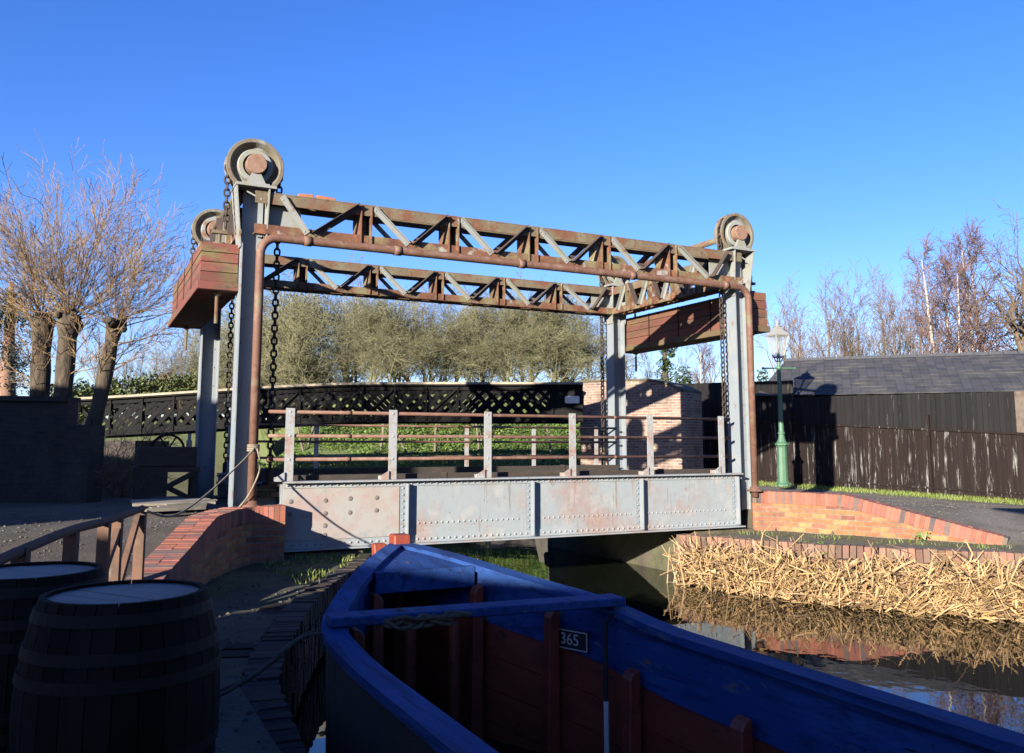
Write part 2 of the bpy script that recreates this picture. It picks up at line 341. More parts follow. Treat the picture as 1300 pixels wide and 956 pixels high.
# ------------------------------------------------------------------ terrain
WZ = -.82
EDGE_L = [(.9, -40), (.95, 2), (1.0, 4.2), (1.15, 6.2), (1.6, 7.8), (2.4, 9.9), (3.34, 11.7), (3.9, 12.9), (3.95, 18.1)]
EDGE_R = [(10.0, 18.1), (10.0, 13.0), (10.5, 11.7), (11.25, 10.3), (12.2, 9.2), (13.1, 8.2), (14.4, 6.2), (17, 2), (24, -8), (40, -40)]
far = [W(-9, 32), W(-22, 70)]
CANAL = EDGE_L + [(-1.0, 18.3), (-4, 19), (-7, 32), (-12, 74)] + [(far[1].x, far[1].y), (far[0].x, far[0].y), (W(1.5, 31.5).x, W(1.5, 31.5).y), (13.2, 25), (12.2, 20)] + EDGE_R
WALL_L = smooth_line([(2.70, 12.82, 0), (2.0, 12.72, 0), (1.45, 11.6, 0), (1.02, 10.4, 0), (.66, 9.4, 0), (.4, 8.5, 0)], 4)
WALL_R = smooth_line([(11.80, 13.12, 0), (12.30, 12.72, 0), (12.85, 11.5, 0), (13.35, 10.5, 0), (13.95, 9.35, 0)], 5)
LEDGE_L = [(6.0, 13.2), (6.0, 6.0), (1.15, 6.0)] + [(.2, 7.6)] + [(p.x, p.y) for p in WALL_L[::-1]] + [(2.7, 13.6), (2.6, 18.1), (6, 18.1)]
LEDGE_R = [(8, 13.2), (8, 6.5), (14.2, 6.5)] + [(14.2, 7.4)] + [(p.x, p.y) for p in WALL_R[::-1]] + [(11.7, 13.6), (11.7, 18.1), (8, 18.1)]
def inside(poly, x, y):
    c = False; j = len(poly) - 1
    for i in range(len(poly)):
        xi, yi = poly[i]; xj, yj = poly[j]
        if (yi > y) != (yj > y) and x < (xj - xi) * (y - yi) / (yj - yi) + xi: c = not c
        j = i
    return c
def sstep(a, b, x): t = max(0, min(1, (x - a) / (b - a))); return t * t * (3 - 2 * t)
def hsh(x, y): return .5 * math.sin(x * 1.7 + y * .9) + .3 * math.sin(x * .6 - y * 2.3 + 1) + .2 * math.sin(x * 3.1 + y * 2.7)
def ground(x, y):
    """height and zone colour (soil with shade, moss, grass) of dry land"""
    l, d = LD(x, y)
    soil_shade = moss = grass = 0
    if inside(LEDGE_L, x, y): return -.12 + .03 * hsh(x * 2, y * 2), (1, .85 if y > 10.5 else .35, 0)
    if inside(LEDGE_R, x, y): return -.10 + .015 * hsh(x * 2, y * 2), (.6, .55, 0)
    if x < 7:
        z = max(0, min(.56, .56 - (11.4 - y) * .195)) + .008 * hsh(x, y)
        soil_shade = .72 + .25 * hsh(x * .8, y * .8)  # extra dark soil mix here stands in for shade on the left quay
    else:
        z = max(-.05, min(.54, .54 - (11.5 - y) * .275))
        fence_d = (l - 9.7) * .804 + (d - 25.4) * .594       # distance beyond the fence line
        kf = max(0, min(1, (fence_d + 9.5) / 9)); z = z * (1 - kf) + (.265 + .03 * (d - 25.4)) * kf
        moss = sstep(-1.6, -.2, fence_d) * .9
        if fence_d > .3: grass = 1
        if y < 9.6: moss = max(moss, .6 * sstep(9.8, 8.6, y))
    if y > 18.3 and x < 9:
        soil_shade, grass = .2, .8
    # far bank, set out along the view
    edge = 32 if l > -9 else 32 + (-9 - l) * 38 / 13
    if d > edge - .3 and l < 7:
        e = d - edge; grass = 1
        z = .5 + .25 * sstep(0, 2, e) + 2.1 * sstep(2, 8.5, e) + 2.0 * sstep(8.5, 16, e)
        if e < .9: grass, soil_shade = 0, 0
    elif d > 34: z = max(z, .5 + 3.2 * sstep(33, 50, d) * (1 - sstep(5, 12, l))); grass = 1
    if l < -13 and d > 20: z = max(z, .5 + 2.2 * sstep(20, 40, d)); grass = 1
    return z, (soil_shade, moss, grass)
def axis(lo, hi, step, far):
    a = []; x = lo
    while x <= hi: a.append(x); x += step
    s = step; x = a[-1]; up = []
    while x < far: s *= 1.22; x += s; up.append(x)
    s = step; x = a[0]; dn = []
    while x > -far: s *= 1.22; x -= s; dn.append(x)
    return dn[::-1] + a + up
xs, ys = axis(-3, 16, .16, 600), axis(2, 20, .16, 600)
b = MB(); zone = []
for y in ys:
    for x in xs:
        if inside(CANAL, x, y): z, zn = -2.0, (1, 0, 0)
        else: z, zn = ground(x, y)
        b.v.append(V((x, y, z))); zone.append(zn)
nx = len(xs)
for j in range(len(ys) - 1):
    for i in range(nx - 1): b.face([j * nx + i, j * nx + i + 1, (j + 1) * nx + i + 1, (j + 1) * nx + i])
g = struct(b.build('ground', 'ground', smooth=False, uv=False))
at = g.data.attributes.new('zone', 'FLOAT_COLOR', 'POINT'); at.data.foreach_set('color', [c for z in zone for c in (z[0], z[1], z[2], 1)])
b = MB(); b.quad((-200, -200, WZ), (200, -200, WZ), (200, 200, WZ), (-200, 200, WZ)); struct(b.build('canal_water', 'water', uv=False))
def gz(x, y): return ground(x, y)[0]
# canal banks: battered brick edging following each edge
def edging(line, inward, z0, z1, name, seed, mt='edge_brick'):
    b = MB(); rr = random.Random(seed); pts = smooth_line([(p[0], p[1], 0) for p in line], 6); L = poly_len(pts); s = 0
    pos = lambda q: poly_at(pts, q)
    while s < L - .1:
        w = .105; p, q = pos(s), pos(s + w); d = (q - p).normalized(); nn = V((-d.y, d.x, 0)) * inward
        top = z1
        for r in range(3):
            h = .22 if r == 0 else .225
            k = rr.uniform(.55, 1.25); b.cur = (k * rr.uniform(.95, 1.25), k, k * rr.uniform(.9, 1.05))
            o = rr.uniform(-.012, .012); c = (p + q) / 2 + nn * (.04 + o + .012 * r); c.z = top - h / 2 + rr.uniform(-.01, .01)
            b.obox(c, d, nn, (rr.uniform(-.06, .06), rr.uniform(-.06, .06), 1), w / 2 - .006, .13, h / 2 - .007); top -= h
        b.cur = (.35, .33, .3)
        s += w
    n = len(pts)                                     # mortar/backing behind the bricks
    for i in range(n - 1):
        p, q = pts[i], pts[i + 1]; d = (q - p).normalized(); nn = V((-d.y, d.x, 0)) * inward
        c = (p + q) / 2 - nn * .16; c.z = (z0 + z1) / 2 - .02
        b.obox(c, d, nn, (0, 0, 1), (q - p).length / 2 + .03, .22, (z1 - z0) / 2 - .03)
    return struct(b.build(name, mt))
edging(EDGE_L[1:8], -1, -2, -.08, 'canal_edge', 3, 'edge_brick_shade')
edging(EDGE_R[1:7], -1, -2, -.06, 'canal_edge', 4)
# ------------------------------------------------------------------ brick wing walls
def wing_wall(line, zt, zb, flip, label, mat_name):
    base = line[0]; t = thing('brick_wing_wall', (base.x, base.y, 0), label, 'wall', 'brick wing walls of the bridge')
    th = .34; body = MB(); cop = MB(); n = len(line)
    acc = [0]
    for i in range(1, n): acc.append(acc[-1] + (line[i] - line[i - 1]).length)
    def nrm(i):
        d = (line[min(i + 1, n - 1)] - line[max(i - 1, 0)]).normalized(); return V((-d.y, d.x, 0)) * flip
    def zt_(s): 
        for k in range(len(zt) - 1):
            if s <= zt[k + 1][0]: f = (s - zt[k][0]) / (zt[k + 1][0] - zt[k][0]); return zt[k][1] + f * (zt[k + 1][1] - zt[k][1])
        return zt[-1][1]
    CH = .225
    ring = []
    for i in range(n):
        m_ = nrm(i); z1 = zt_(acc[i]) - CH; p = line[i]
        ring.append([p + m_ * th / 2 + V((0, 0, zb)), p - m_ * th / 2 + V((0, 0, zb)), p - m_ * th / 2 + V((0, 0, z1)), p + m_ * th / 2 + V((0, 0, z1))])
    k0 = len(body.v)
    for r in ring: body.v += r
    for i in range(n - 1):
        for q in range(4):
            q2 = (q + 1) % 4; A, B = k0 + i * 4, k0 + (i + 1) * 4
            f = [A + q, B + q, B + q2, A + q2]
            u = [(acc[i] if ix < B else acc[i + 1], body.v[ix].z) for ix in f]
            if q in (0, 2): u = [(acc[i] if ix < B else acc[i + 1], .1 * (ix % 2)) for ix in f]
            body.face(f, u)
    body.face([k0 + q for q in range(4)], [(0, zb), (th, zb), (th, ring[0][2].z), (0, ring[0][2].z)])
    body.face([k0 + (n - 1) * 4 + q for q in (3, 2, 1, 0)])
    body.build('wall', mat_name, t)
    s, L, w, rr = 0, acc[-1], .078, random.Random(len(label))
    while s < L - w:
        p, q = poly_at(line, s), poly_at(line, s + w); p.z, q.z = zt_(s), zt_(s + w); d = (q - p).normalized()
        m_ = V((-d.y, d.x, 0)).normalized() * flip; u = d.cross(m_); u = u if u.z > 0 else -u
        split = rr.random() < .55
        for (o0, o1) in (((-.5, .0), (.0, .5)) if split else ((-.5, .5),)):
            k = rr.uniform(.7, 1.2); cop.cur = (k, k * rr.uniform(.9, 1.05), k * rr.uniform(.85, 1.2))
            if rr.random() < .13: cop.cur = (.5, .9, 1.25)
            if rr.random() < .06: cop.cur = (.28, .6, .9)
            c = (p + q) / 2 + m_ * ((o0 + o1) / 2 * (th + .03)) - u * (CH / 2) + V((0, 0, rr.uniform(-.004, .004)))
            cop.obox(c, d, m_, u, w / 2 - .004, (o1 - o0) / 2 * (th + .03) - .004, CH / 2)
        s += w
    cop.cur = (.42, .95, 1.2)
    for i in range(n - 1):
        p, q = line[i].copy(), line[i + 1].copy(); p.z, q.z = zt_(acc[i]) - CH / 2, zt_(acc[i + 1]) - CH / 2
        cop.bar(p, q, (0, 0, 1), th + .012, CH - .02)
    cop.build('coping', 'coping_brick', t)
    return t
LL, LR = poly_len(WALL_L), poly_len(WALL_R)
wing_wall(WALL_L, [(0, .68), (2.0, .66), (LL, .10)], -1.2, 1, 'shaded red brick wing wall beside the barrels, only its sloping top in sun', 'brick_orange')
wing_wall(WALL_R, [(0, .66), (1.85, .64), (LR, .03)], -.9, 1, 'sunlit orange brick wing wall sloping down beside the dead reeds', 'brick_orange')
# stone abutment blocks below the bridge ends
for side, x0, lab in ((1, 10.35, 'rough stone abutment under the sunlit end of the bridge, above the reeds'), (-1, 3.95, 'rough stone abutment under the shaded end of the bridge beside the boat bow')):
    t = thing('stone_abutment', (x0, 15, WZ), lab, 'abutment', 'stone abutments under the bridge'); rr = random.Random(5 + side)
    b = MB()
    for row, (z0, z1) in enumerate(((-1.6, -.98), (-.97, -.62), (-.61, -.3), (-.29, -.05))):
        y = 12.9
        while y < 18:
            w = rr.uniform(.55, 1.0); k = rr.uniform(.6, 1.2); b.cur = (k, k * .97, k * .9)
            off = rr.uniform(-.06, .06) + (.30 - row * .09)
            xa, xb = (x0 - off, x0 + 1.6) if side > 0 else (x0 - 1.6, x0 + off)
            j = lambda: rr.uniform(-.05, .05)
            b.hexa([(xa + j(), y + j(), z0), (xb, y + j(), z0), (xb, y + w + j(), z0), (xa + j(), y + w + j(), z0), (xa + j(), y + j(), z1 + j()), (xb, y + j(), z1), (xb, y + w + j(), z1), (xa + j(), y + w + j(), z1 + j())])
            y += w + .015
    b.build('stone_courses', 'stone', t, bevel=.06)
# ------------------------------------------------------------------ lifting deck
PX = (2.79, 4.40, 6.05, 7.68, 9.33, 10.99); YF, YB = 13.0, 17.4
Z0, Z1, RZ = .015, 1.0, (2.045, 1.686, 1.336)
deck = thing('lifting_bridge_deck', (7.2, 15.4, 0), 'grey riveted plate girder bridge deck with railings, hung on chains over the canal', 'bridge')
def girder(yf, sgn, z0, z1, x0, x1):
    """sgn -1: outer face looks to -y"""
    b = MB()
    ya, yb = sorted((yf, yf - sgn * .03)); b.box(x0, x1, ya, yb, z0, z1)
    for z, w in ((z1, .12), (z0, .14)):                      # flange angles and plates
        ya, yb = sorted((yf + sgn * w, yf - sgn * (w + .03))); b.box(x0 - .01, x1 + .01, ya, yb, z - .012 if z == z1 else z - .014, z + .014 if z == z1 else z + .010)
    ya, yb = sorted((yf, yf + sgn * .014)); b.box(x0, x1, ya + .0005, yb, z0 + .011, z0 + .125); b.box(x0, x1, ya + .0005, yb, z1 - .09, z1 - .013)
    yy = yf + sgn * .0145
    x = x0 + .06
    while x < x1 - .03:
        b.dome((x, yy, z0 + .066), (0, sgn, 0), .022, .95); b.dome((x, yy, z1 - .05), (0, sgn, 0), .020, .95)
        x += .108
    x = 4.76
    while x < x1 - .2:
        if min(abs(x - s) for s in (4.61, 6.84, 9.06, 11.28)) > .16: b.dome((x, yf, z0 + .31), (0, sgn, 0), .019, .95)
        x += .098
    return b, x0, x1
st = (4.61, 6.84, 9.06, 11.28)
b, x0, x1 = girder(YF, -1, Z0, Z1, 2.72, 11.41)
go = b.build('plate_girder', 'girder_paint', deck)
for s in st:
    b = MB(); b.box(s - .075, s + .035, YF - .022, YF - .0145, .145, .905); b.box(s + .018, s + .035, YF - .125, YF - .022, .05, .95)
    z = .19
    while z < .88: b.dome((s - .03, YF - .022, z), (0, -1, 0), .021, .95); z += .098
    b.build('stiffener', 'post_paint', go)
b = MB(); b.box(2.73, 4.52, YF - .03, YF - .0145, .145, .905)
pl = b.build('patch_plate', 'patch_paint', deck)
for (x, z) in ((2.83, .72), (2.83, .53), (3.35, .72), (3.35, .53), (3.35, .35), (3.35, .21), (3.73, .74), (3.73, .53), (4.15, .74), (4.15, .55)):
    b = MB(); b.lathe([(.036, 0), (.034, .008), (.018, .012)], (x, YF - .03, z), (0, -1, 0), 12); b.build('bolt_head', 'bolt_grey', pl)
b, _, _ = girder(YB, 1, Z0, Z1, 2.4, 11.6); b.build('plate_girder', 'girder_paint', deck)
b = MB(); b.box(2.36, 2.716, 13.36, 13.39, Z0, Z1); b.box(2.36, 2.716, 13.26, 13.358, Z1 - .03, Z1); b.box(2.36, 2.375, 13.27, 13.358, Z0, Z1 - .031); b.box(2.704, 2.718, 13.031, 13.355, Z0, Z1 - .031); b.build('end_plate', 'girder_paint', deck)
b = MB()                                                     # planked deck, cross beams, kerb timbers
x = 2.35; rr = random.Random(2)
while x < 11.2:
    k = rr.uniform(.7, 1.2); b.cur = (k, k, k); b.box(x, x + .215, YF + .16, YB - .16, .78, .86 + rr.uniform(-.006, .006)); x += .225
b.build('deck_planks', 'dark_timber', deck)
for x in (2.85, 4.61, 6.84, 9.06, 11.2): b = MB(); b.box(x - .1, x + .1, YF + .01, YB - .01, .05, .77); b.build('cross_beam', 'black_iron', deck)
for y in (YF + .30, YB - .42):
    b = MB(); b.box(2.75, 11.3, y, y + .13, .87, 1.09); 
    for x in (3.2, 5.4, 7.6, 9.8): b.box(x, x + .05, y - .012, y + .142, .87, 1.105)
    b.build('kerb_timber', 'dark_timber', deck)
for px in PX:                                                # near railing
    b = MB(); b.box(px - .065, px + .065, YF - .03, YF - .012, 1.015, 2.10); b.box(px + .045, px + .065, YF - .012, YF + .10, 1.015, 2.10)
    b.box(px - .19, px - .066, YF - .06, YF + .10, 1.015, 1.075)
    b.prism([(px - .19, YF - .06, 1.0751), (px - .066, YF - .06, 1.0751), (px - .066, YF - .06, 1.15)], (0, .03, 0))
    for z in RZ: b.dome((px, YF - .03, z), (0, -1, 0), .022)
    b.build('railing_post', 'rail_paint', deck)
for z in RZ:
    b = MB(); b.tube([(2.47, YF + .02, z), (11.24, YF + .02, z)], .027, 10)
    for x in (3.7, 8.6): b.tube([(x - .04, YF + .02, z), (x + .04, YF + .02, z)], .031, 10)
    b.build('handrail', 'pipe_rust', deck, smooth=True)
for px in (2.6, 4.28, 5.93, 7.6, 9.27, 10.95):               # far railing
    b = MB(); b.box(px - .045, px + .045, YB - .012, YB + .012, 1.015, 1.98); b.box(px - .05, px + .10, YB - .08, YB + .06, 1.015, 1.07)
    b.build('railing_post', 'rail_paint', deck)
for z in (1.95, 1.62, 1.3):
    b = MB(); b.tube([(2.5, YB - .03, z), (11.5, YB - .03, z)], .024, 8); b.build('handrail', 'pipe_rust', deck, smooth=True)
# ------------------------------------------------------------------ gantry
GX, GY = (2.17, 11.66), (13.2, 17.6); ZB, ZT = 4.74, 5.36
gan = thing('lifting_gantry', (6.92, 15.4, .6), 'tall rusty lattice gantry on four grey posts with chain wheels, straddling the canal', 'gantry')
HW = .17
def post(x, y, out):
    b = MB(); d = .17
    for s in (-1, 1): b.box(*sorted((x + s * HW, x + s * (HW - .018))), y - d, y + d, .3, 4.56)
    b.box(x - HW + .018, x + HW - .018, y - .009, y + .009, .3, 5.40)
    for s in (-1, 1):
        z = .9
        while z < 4.5:
            for q in (-.10, .10):
                b.dome((x + q, y - .009, z), (0, -1, 0), .014)
            z += .36
    p = b.build('post', 'post_paint', gan)
    h = MB(); D0, D1 = .175, .25                             # flared head
    for s in (-1, 1):
        top = HW + (.10 if s == out else .02); a, c = x + s * (HW + .003), x + s * top
        w = s * .02
        h.hexa([(a, y - D0, 4.5), (a + w, y - D0, 4.5), (a + w, y + D0, 4.5), (a, y + D0, 4.5), (c, y - D1, 5.42), (c + w, y - D1, 5.42), (c + w, y + D1, 5.42), (c, y + D1, 5.42)] if s > 0 else
               [(a + w, y - D0, 4.5), (a, y - D0, 4.5), (a, y + D0, 4.5), (a + w, y + D0, 4.5), (c + w, y - D1, 5.42), (c, y - D1, 5.42), (c, y + D1, 5.42), (c + w, y + D1, 5.42)])
        for k in range(9):
            f = (k + .5) / 9; xx = a + (c - a) * f; zz = 4.55 + .82 * f; dd = D0 + (D1 - D0) * f
            h.dome((xx + (w if s > 0 else w), y - dd + .05, zz), (s, 0, 0), .016); h.dome((xx, y - dd + .05, zz), (-s, 0, 0), .016)
        # angle lip on the front edge of each cheek
    h.box(x - .30, x + .30, y - .27, y + .27, 5.422, 5.462)
    h.bar((x - .12, y - .15, 5.36), (x + .10, y - .19, 5.25), (0, 0, 1), .03, .02)
    h.build('post_head', 'rust_pale', p)
    return p
for x, out in ((GX[0], -1), (GX[1], 1)):
    for y in GY: post(x, y, out)
def lattice(p0, p1, y0n, verts_at, name):
    """box lattice girder between two world points (axis a), depth .36 across axis n"""
    a = (V(p1) - V(p0)); L = a.length; a /= L; n = V(y0n); Z = V((0, 0, 1)); p0 = V(p0)
    P = lambda s, q, z: p0 + a * s + n * q + Z * z
    tr = MB(); bt = MB(); H = ZT - ZB
    for q, s in ((.18, 1), (-.18, -1)):                      # chords: angle irons in both faces
        tr.obox(P(L / 2, q + s * .011, H - .0825), a, n, Z, L / 2, .009, .0825); tr.obox(P(L / 2, q - s * .045, H + .01), a, n, Z, L / 2, .066, .008)
        bt.obox(P(L / 2, q + s * .011, .065), a, n, Z, L / 2, .009, .065); bt.obox(P(L / 2, q - s * .045, -.01), a, n, Z, L / 2, .066, .008)
    for k in range(int(L / .75)):
        s = .4 + k * .75; bt.obox(P(s, 0, -.026), a, n, Z, .03, .17, .007)
    lat = tr.build('top_chord', 'rust_lichen', gan); bt.build('bottom_chord', 'rust', gan)
    for s in verts_at:
        v = MB()
        for w in (-.085, .085): v.obox(P(s + w, 0, H / 2), a, n, Z, .008, .235, H / 2 - .0)
        v.obox(P(s, -.06, H / 2), a, n, Z, .076, .007, H / 2 - .01)
        for w in (-.085, .085):
            for z in (.06, H - .06): v.dome(P(s + w - .008, .21, z), -a, .018)
        v.build('vertical_strut', 'rust', gan)
    tops = [-.05] + list(verts_at) + [L + .05]
    for i in range(len(tops) - 1):
        s0, s1 = tops[i], tops[i + 1]; mid = (s0 + s1) / 2
        if i == 0: s0 += .32
        if i == len(tops) - 2: s1 -= .32
        for (sa, za, sb, zb, mname) in ((s0 + .12, H - .03, mid - .05, .05, 'rust_pale'), (mid + .05, .05, s1 - .12, H - .03, 'rust_dark')):
            for q, sg in ((.205, 1), (-.205, -1)):
                if sa > sb: continue
                A, B = P(sa, q, za), P(sb, q, zb); d = (B - A).normalized()
                u = Z - d * Z.dot(d); u.normalize()
                m_ = MB(); lw = .115 if za < zb else .06
                m_.bar(A, B, u, .012, .08)
                m_.bar(A + u * .035 + n * sg * (lw / 2 + .006), B + u * .035 + n * sg * (lw / 2 + .006), u, lw, .010)
                for e, f in ((A, .05), (B, -.05)): m_.dome(e + d * f + n * sg * .008 - u * .01, n * sg, .016)
                m_.build('diagonal_brace', mname, gan)
    return P, L
FX = [3.9 - 2.17 + 1.51 * i for i in range(5)]
for y in GY:
    lattice((GX[0], y, ZB), (GX[1], y, ZB), (0, -1, 0), FX, 'lattice')
    for x, s in ((GX[0], 1), (GX[1], -1)):                   # gusset panels at both ends
        b = MB(); e0, e1 = x + s * (HW + .03), x + s * .72
        b.box(*sorted((e0, e1)), y - .065, y - .053, ZB + .01, ZT - .005)
        for k in range(7):
            b.dome((e0 + s * .03, y - .065, ZB + .06 + k * .085), (0, -1, 0), .016); b.dome((e0 + s * (.06 + k * .08), y - .065, ZB + .05), (0, -1, 0), .016)
        b.build('gusset_plate', 'rust_pale', gan)
for x, s in ((GX[0], -1), (GX[1], -1)):                      # cross girders front to back
    lattice((x, GY[0], ZB), (x, GY[1], ZB), (-1, 0, 0), [.9, 1.75, 2.6, 3.5], 'lattice')
def sheave(x, y):
    cz = 5.79; w = .115; c = (x, y, cz)
    b = MB(); b.lathe([(.32, -.02), (.365, -w + .01), (.375, -w), (.425, -w), (.435, -w + .02), (.35, -.03), (.35, .03), (.435, w - .02), (.425, w), (.375, w), (.365, w - .01), (.32, .02)], c, (0, 1, 0), 40, close=True)
    s = b.build('chain_wheel', 'wheel_iron', gan, smooth=True); s.data.polygons.foreach_set('use_smooth', [False] * len(s.data.polygons))
    b = MB(); b.lathe([(.322, -.018), (.322, .018)], c, (0, 1, 0), 40); b.build('wheel_web', 'wheel_iron', s)
    b = MB(); b.lathe([(.19, -.11), (.25, -.11), (.265, -.09), (.265, .09), (.25, .11), (.19, .11), (.185, .03), (.185, -.03)], c, (0, 1, 0), 32, close=True); b.build('hub_ring', 'rust_pale', s)
    b = MB(); b.lathe([(.145, -.235), (.155, -.225), (.155, .225), (.145, .235)], c, (0, 1, 0), 28); b.build('axle_end', 'hub_rust', s)
    for sy in (-1, 1):
        b = MB(); yy = y + sy * .18
        b.prism([(x - .16, yy - .03, 5.464), (x + .16, yy - .03, 5.464), (x + .05, yy - .03, 5.68), (x - .05, yy - .03, 5.68)], (0, .06, 0)); b.box(x - .2, x + .2, yy - .055, yy + .055, 5.463, 5.49)
        b.build('bearing_bracket', 'rust_pale', gan)
for x in GX:
    for y in GY: sheave(x, y)
    b = MB(); b.tube([(x, GY[0] + .2, 5.79), (x, GY[1] - .2, 5.79)], .065, 12); b.build('axle_shaft', 'rust_lichen', gan, smooth=True)
b = MB(); r = .26; yp = 12.93                                 # bent rusty pipe over the front
pts = [(2.26, yp, .66), (2.26, yp, 4.66 - r)] + arc((2.26 + r, yp, 4.66 - r), r, math.pi, math.pi / 2, 8, (1, 0, 0), (0, 0, 1))[1:] + arc((11.74 - r, yp, 4.66 - r), r, math.pi / 2, 0, 8, (1, 0, 0), (0, 0, 1)) + [(11.74, yp, .55)]
b.tube(pts, .066, 14)
for x in (2.9, 4.35, 6.6, 8.9, 11.1): b.tube([(x, yp, 4.66), (x + .12, yp, 4.66)], .078, 14)
for x in (2.26, 11.74): b.lathe([(.15, 0), (.15, .03), (.10, .04), (.09, .09)], (x, yp, .66), (0, 0, 1), 16)
b.build('bent_pipe', 'pipe_rust', gan, smooth=True)
for x0_, w, ang in ((2.95, .24, .12), (3.27, .30, -.1)):
    b = MB(); b.obox((x0_, 13.14, 5.415), V((math.cos(ang), 0, math.sin(ang) * .6)).normalized(), (0, 1, 0), (0, 0, 1), w / 2, .07, .03)
    tag(b.build('loose_brick', 'terracotta', loc=(x0_, 13.14, 5.38), bevel=.006), 'broken orange brick lying on the gantry top chord, ' + ('nearer the big left wheel' if x0_ < 3 else 'farther from the big left wheel'), 'brick', 'bricks left on the gantry')
# ------------------------------------------------------------------ counterweight boxes
def weight_box(x0, x1, m1, m2, label):
    y0, y1, z0, z1 = 13.2, 17.65, 3.84, (4.56 if x0 < 5 else 4.66)
    t = thing('counterweight_box', ((x0 + x1) / 2, (y0 + y1) / 2, z0), label, 'counterweight', 'counterweights of the bridge'); rr = random.Random(int(x0 * 10))
    b = MB(); zz = z0 + .125; n = 4; h = (z1 - zz) / n
    for k in range(n):
        c = rr.uniform(.75, 1.2); b.cur = (c, c * rr.uniform(.9, 1.1), c)
        o = rr.uniform(0, .012); b.box(x0 - o, x1 + o, y0 - o, y1 + o, zz + k * h + .006, zz + (k + 1) * h - .006)
    b.cur = (.35, .35, .35); b.box(x0 + .02, x1 - .02, y0 + .02, y1 - .02, zz, z1 - .008)
    b.build('planking', m1, t)
    b = MB(); b.box(x0 - .05, x1 + .05, y0 - .04, y1 + .25, z0, z0 + .124); b.build('base_beam', m2, t, bevel=.008)
    b = MB(); xc = (x0 + x1) / 2
    b.prism([(x0 + .04, y1 + .015, z0 + .125), (x1 - .04, y1 + .015, z0 + .125), (x1 - .04, y1 + .015, z0 + .5), (x0 + .04, y1 + .015, z0 + .5)], (0, .18, 0)); b.build('end_block', 'dark_timber', t)
    for y in (y0 + .16, y1 - .16):
        r_ = MB(); r_.tube([(xc, y, z0 - .48), (xc, y, z1 + .2)], .026, 8); r_.lathe([(.06, 0), (.06, .04)], (xc, y, z0 - .06), (0, 0, 1), 6); r_.lathe([(.10, 0), (.10, .03)], (xc, y, z1 + .002), (0, 0, 1), 10)
        r_.obox((xc, y, z1 + .2), (1, 0, 0), (0, 1, 0), (0, 0, 1), .11, .04, .025)
        r_.build('hanger_rod', 'rust_lichen', t)
    for k in (1, 2, 3):
        y = y0 + k * (y1 - y0) / 4; s = MB()
        for xx in (x0 - .022, x1 + .014): s.box(xx, xx + .008, y - .012, y + .012, z0 + .13, z1)
        s.build('iron_strap', 'hoop_iron', t)
weight_box(1.46, 1.98, 'box_timber', 'box_timber', 'red planked counterweight box hanging from the chain wheels at the towpath end')
weight_box(11.93, 12.45, 'box_timber_brown', 'mossy_beam', 'brown mossy counterweight box hanging behind the green lamp post end of the gantry')
# ------------------------------------------------------------------ chains
lk = MB(); pr, hw, hl = .0165, .038, .058
lk.tube(arc((0, 0, hl - hw + .0), hw, 0, math.pi, 6, (1, 0, 0), (0, 0, 1)) + arc((0, 0, -(hl - hw)), hw, math.pi, 2 * math.pi, 6, (1, 0, 0), (0, 0, 1)), pr, 6, closed=True)
LINK = None
def chain(path, label, x, y):
    global LINK
    t = thing('lifting_chain', path[0], label, 'chain', 'lifting chains of the bridge'); L = poly_len(path); s, k, pitch = 0, 0, .0985
    while s < L - .04:
        p, q = poly_at(path, s), poly_at(path, min(s + pitch, L)); d = (q - p).normalized()
        if LINK is None: o = lk.build('link', 'chain_iron', t, loc=(0, 0, 0), smooth=True); LINK = o
        else: o = LINK.copy(); COL.objects.link(o)
        o.parent = t
        e = V((0, 1, 0)); e2 = d.cross(e).normalized()
        X = (e2 if k % 2 else e); Y = d.cross(X).normalized()
        rot = Matrix((X, Y, d)).transposed()
        o.matrix_local = Matrix.Translation((p + q) / 2 - t.location) @ rot.to_4x4()
        s += pitch; k += 1
def chain_path(x, y, out, zin):
    c = V((x, y, 5.79)); r = .388
    a = arc(c, r, 0, math.pi, 24, (out, 0, 0), (0, 0, 1))
    return [V((x + out * r, y, 4.80))] + a + [V((x - out * r, y, zin))]
for x, out, lx in ((GX[0], -1, 'at the red counterweight'), (GX[1], 1, 'at the brown counterweight')):
    for y, ly in ((GY[0], 'nearer'), (GY[1], 'farther')):
        chain(chain_path(x, y, out, 1.05 if y < 15 else 1.05), f'heavy dark iron chain over the {ly} of the two wheels {lx}', x, y)
# brackets where chains meet the deck
for x in (GX[0] + .388, GX[1] - .388):
    for y in GY:
        b = MB(); yy = y + (.1 if y < 15 else -.15); b.lathe([(.10, 0), (.10, .04), (.055, .05), (.05, .2), (.03, .22)], (x, y, .97), (0, 0, 1), 12)
        b.box(x - .14, x + .14, min(y, yy) - .06, max(y, yy) + .14, .935, .968); b.build('chain_anchor', 'chain_iron', deck)
